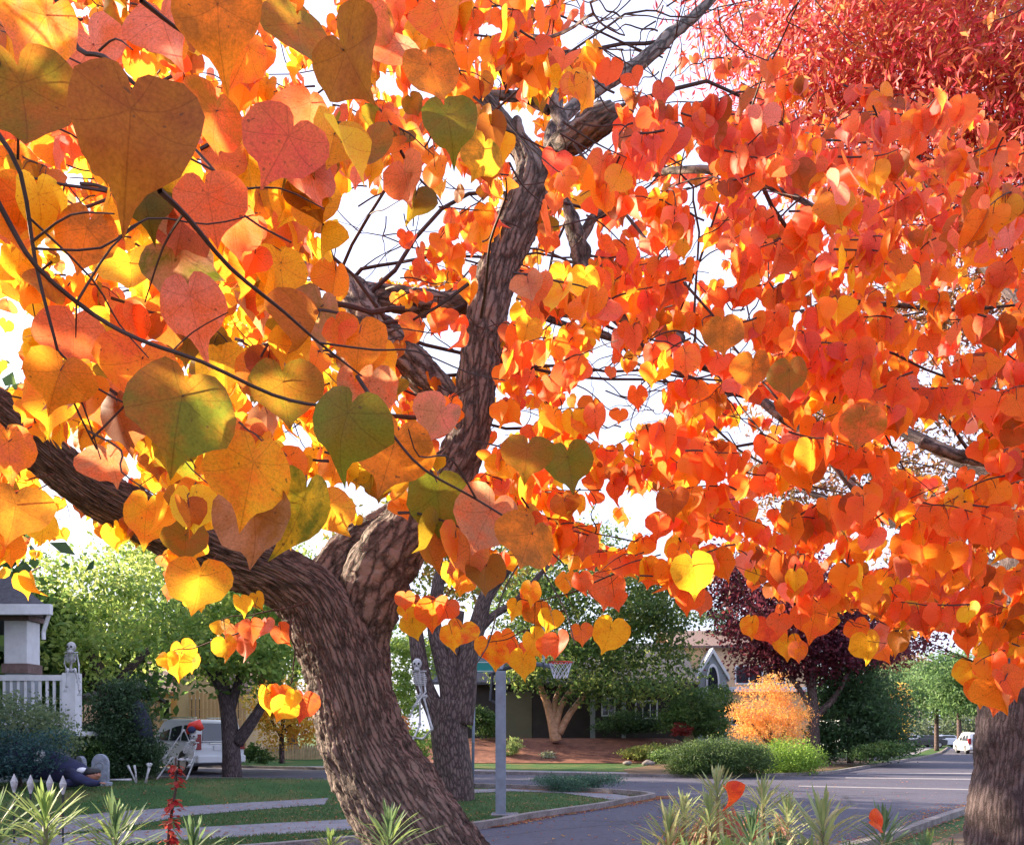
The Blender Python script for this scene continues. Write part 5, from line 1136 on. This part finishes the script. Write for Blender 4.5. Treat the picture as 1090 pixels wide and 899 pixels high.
# ---------------------------------------------------------------- spurge plants in front
def blade(mb_,o,dirv,upv,L,w_,bend):
    side=dirv.cross(upv).normalized(); n_=side.cross(dirv).normalized(); m=5; vs=[]
    for i in range(m+1):
        t=i/m; ww=w_*(.35+2.6*t*(1-t)**.6 if t<.98 else .04)*.62; c=o+dirv*L*t-Vector((0,0,1))*bend*L*t*t
        vs+= [c-side*ww+n_*ww*.25,c,c+side*ww+n_*ww*.25]
    fs=[]
    for i in range(m):
        a=i*3; fs+=[(a,a+1,a+4,a+3),(a+1,a+2,a+5,a+4)]
    return vs,fs
def leafmesh(name,blades,parent,mat='needle'):
    vs=[];fs=[];ca=[];cb=[];lf=[]
    for (v,f,c1,c2,sd) in blades:
        b=len(vs); vs+=[tuple(x) for x in v]; fs+=[tuple(b+i for i in g_) for g_ in f]; n=len(v)
        ca+=[(*c1,1)]*n; cb+=[(*c2,1)]*n; lf+=[(i%3*.3,i//3*.5,sd) for i in range(n)]
    me=bpy.data.meshes.new(name); me.from_pydata(vs,[],fs)
    me.attributes.new('ca','FLOAT_COLOR','POINT').data.foreach_set('color',np.array(ca,dtype=np.float32).ravel())
    me.attributes.new('cb','FLOAT_COLOR','POINT').data.foreach_set('color',np.array(cb,dtype=np.float32).ravel())
    me.attributes.new('lf','FLOAT_VECTOR','POINT').data.foreach_set('vector',np.array(lf,dtype=np.float32).ravel())
    return W(link(name,me,mat,parent,True))
GE=[np.array(x) for x in ((.22,.34,.10),(.28,.40,.14),(.16,.26,.08))]; GY=[np.array(x) for x in ((.31,.39,.19),(.25,.34,.15),(.42,.44,.24))]
GB=[np.array(x) for x in ((.10,.18,.09),(.13,.24,.12),(.08,.15,.07))]
M['stemg']=simple('green_stem',(.16,.14,.07),.6,.2,20)
def spurge(label,heads,base,pal,old=False):
    t=thing('spurge_plant',label,'plant',(base[0],base[1],0),0,'spurge plants along the front edge')
    bl=[]; st=MB()
    for (px,py,rp,d) in heads:
        py+=14+(12 if px<300 else 0); top=P(px,py,d); Lm=rp*d/F; b=Vector((base[0]+(top.x-base[0])*.5,base[1]+(top.y-base[1])*.5,0.01)); mid=b.lerp(top,.6)+Vector((0,0,0)); mid.x=top.x*.8+b.x*.2
        st.tube([b,mid,top-Vector((0,0,.02))],[.008,.006,.004],6); ax=(top-mid).normalized()
        n=190; Lm*=1.3; Ls=Lm*2.4
        for i in range(n):
            t_=i/n; a=i*2.39996; el=1.15-1.75*t_**.8 + random.gauss(0,.12)
            if t_<.08: el=1.3
            o=top-ax*(t_**1.15*Ls)-ax*.0; h_=Vector((math.cos(a),math.sin(a),0)); dv=(h_*math.cos(el)+ax*math.sin(el)).normalized()
            L=Lm*(.55+.55*min(1,t_*5))*random.uniform(.8,1.12); c1=random.choice(pal)*random.uniform(.8,1.15)
            v,f=blade(None,o,dv,ax if abs(dv.dot(ax))<.95 else h_,L,Lm*.034*random.uniform(.85,1.1),random.uniform(0,.42)); bl.append((v,f,c1,c1*.85,random.random()*50))
        if old:
            for i in range(70):
                a=random.uniform(0,2*PI); o=top-ax*random.uniform(.3,1.0)*Ls*.5+Vector((math.cos(a),math.sin(a),0))*.03; dv=Vector((math.cos(a)*.5,math.sin(a)*.5,-1)).normalized(); c1=random.choice([np.array((.62,.26,.20)),np.array((.50,.10,.07)),np.array((.66,.52,.30)),np.array((.60,.55,.30))])*random.uniform(.7,1.1)
                v,f=blade(None,o,dv,Vector((math.cos(a),math.sin(a),.3)),Lm*random.uniform(.9,1.5),Lm*.06,-.05); bl.append((v,f,c1,c1*.8,random.random()*50))
        # sparse old leaves down the stem
        for i in range(26):
            s_=random.uniform(.25,.85); o=b.lerp(mid,s_); a=random.uniform(0,2*PI); dv=Vector((math.cos(a),math.sin(a),-.3)).normalized(); c1=random.choice(GB); v,f=blade(None,o,dv,Vector((0,0,1)),Lm*.8,Lm*.06,.2); bl.append((v,f,c1,c1*.8,3.0))
    W(st.build('stem','stemg',t,True)); leafmesh('leaves',bl,t)
    return t
spurge('green spurge plant at the left corner with dark long leaves',[(-8,850,62,1.35),(20,905,46,1.5)],(-.85,1.5),GB)
spurge('bright green spurge plant under the white tipped stakes',[(48,838,52,1.3),(30,905,40,1.4)],(-.72,1.4),GE)
spurge('narrow leaved spurge plant left of the red flower stalk',[(122,852,50,1.35),(98,905,36,1.4)],(-.65,1.45),GB+GE[:1])
spurge('blue green spurge plant behind the red flower stalk',[(205,872,44,1.55),(172,895,40,1.5)],(-.6,1.6),GB)
spurge('small spurge tip just left of the leaning trunk',[(352,882,24,2.0)],(-.45,2.1),GE)
spurge('spiky spurge rosette in front of the leaning trunk',[(414,868,46,1.7)],(-.3,1.7),GB+GE[:1])
spurge('pale spurge plant at the left end of the right hand clump',[(712,868,44,1.6),(745,892,40,1.6),(690,900,34,1.6),(728,845,30,1.75)],(.30,1.6),GY,old=True)
spurge('tall old spurge plant with drooping reddish leaves',[(764,822,36,1.6),(812,832,34,1.65),(755,850,36,1.55)],(.40,1.65),GY,old=True)
spurge('grey green spurge plant between the old reddish one and the pale star shaped one',[(800,868,42,1.45),(832,893,34,1.5)],(.45,1.5),GB)
spurge('pale star shaped spurge plant with the largest rosette',[(876,858,56,1.5),(862,900,44,1.5)],(.55,1.55),GY)
spurge('dark green spurge plant behind the fallen orange leaf',[(940,868,42,1.6),(905,905,40,1.6)],(.65,1.65),GB)
spurge('pale tipped spurge plant between the star shaped one and the old reddish one',[(838,850,36,1.7),(815,905,46,1.35),(850,925,40,1.3)],(.5,1.6),GY)
spurge('spurge plant low in front of the old reddish one',[(735,905,48,1.3),(775,900,44,1.35)],(.38,1.4),GE)
spurge('spurge plant at the foot of the grey trunk',[(985,893,40,1.6),(1010,905,36,1.7),(960,905,36,1.6)],(.8,1.7),GB+GE[:1])
# red flower stalk
d=1.25; x=(182-CX)/F*d
t=thing('red_flower_stalk','dark upright stalk set with small crimson flowers in the left foreground','flower',(x,d,0))
W(MB().tube([(x-.01,d,0),P(176,940,d),P(180,880,d),P(187,840,d),P(187,806,d)],[.003,.0028,.0024,.002,.0015],6).build('stem','twig',t,True))
ml=[]
for i in range(120):
    s_=random.random(); py=808+s_*92; px=187-8*max(0,(s_-.3)); 
    if .33<s_<.42: continue
    a=random.uniform(0,2*PI); o=P(px,py,d)+Vector((math.cos(a)*.004,math.sin(a)*.004,0)); dv=Vector((math.cos(a),math.sin(a),random.uniform(-.8,.4))).normalized()
    v,f=blade(None,o,dv,Vector((0,0,1)),random.uniform(.005,.013)*(1.25 if s_>.5 else 1),.0045,.3); c1=random.choice([np.array((.30,.012,.02)),np.array((.42,.03,.035)),np.array((.20,.008,.015)),np.array((.45,.09,.07))]); ml.append((v,f,c1,c1*.6,2.0))
leafmesh('flowers',ml,t,'leafcard')
# one orange leaf caught on the spurge, one on the old plant
for (px,py,wp,d,ta,lb_) in ((931,874,24,1.42,70,'orange red heart shaped leaf caught on the dark green spurge'),(775,842,26,1.5,20,'crumpled orange leaf caught in the old reddish spurge')):
    LS=Leaves(TH); L=wp*d/F/1.3; ta=R(ta); pos=P(px,py,d)
    e=thing('fallen_leaf',lb_,'leaf',tuple(pos)); LS.add(tuple(pos),(math.sin(ta),.1,-math.cos(ta)),(.5,-1,.6),L,ROR,RED,.8,-.6); o=LS.build('leaf_blade','redbud',e)
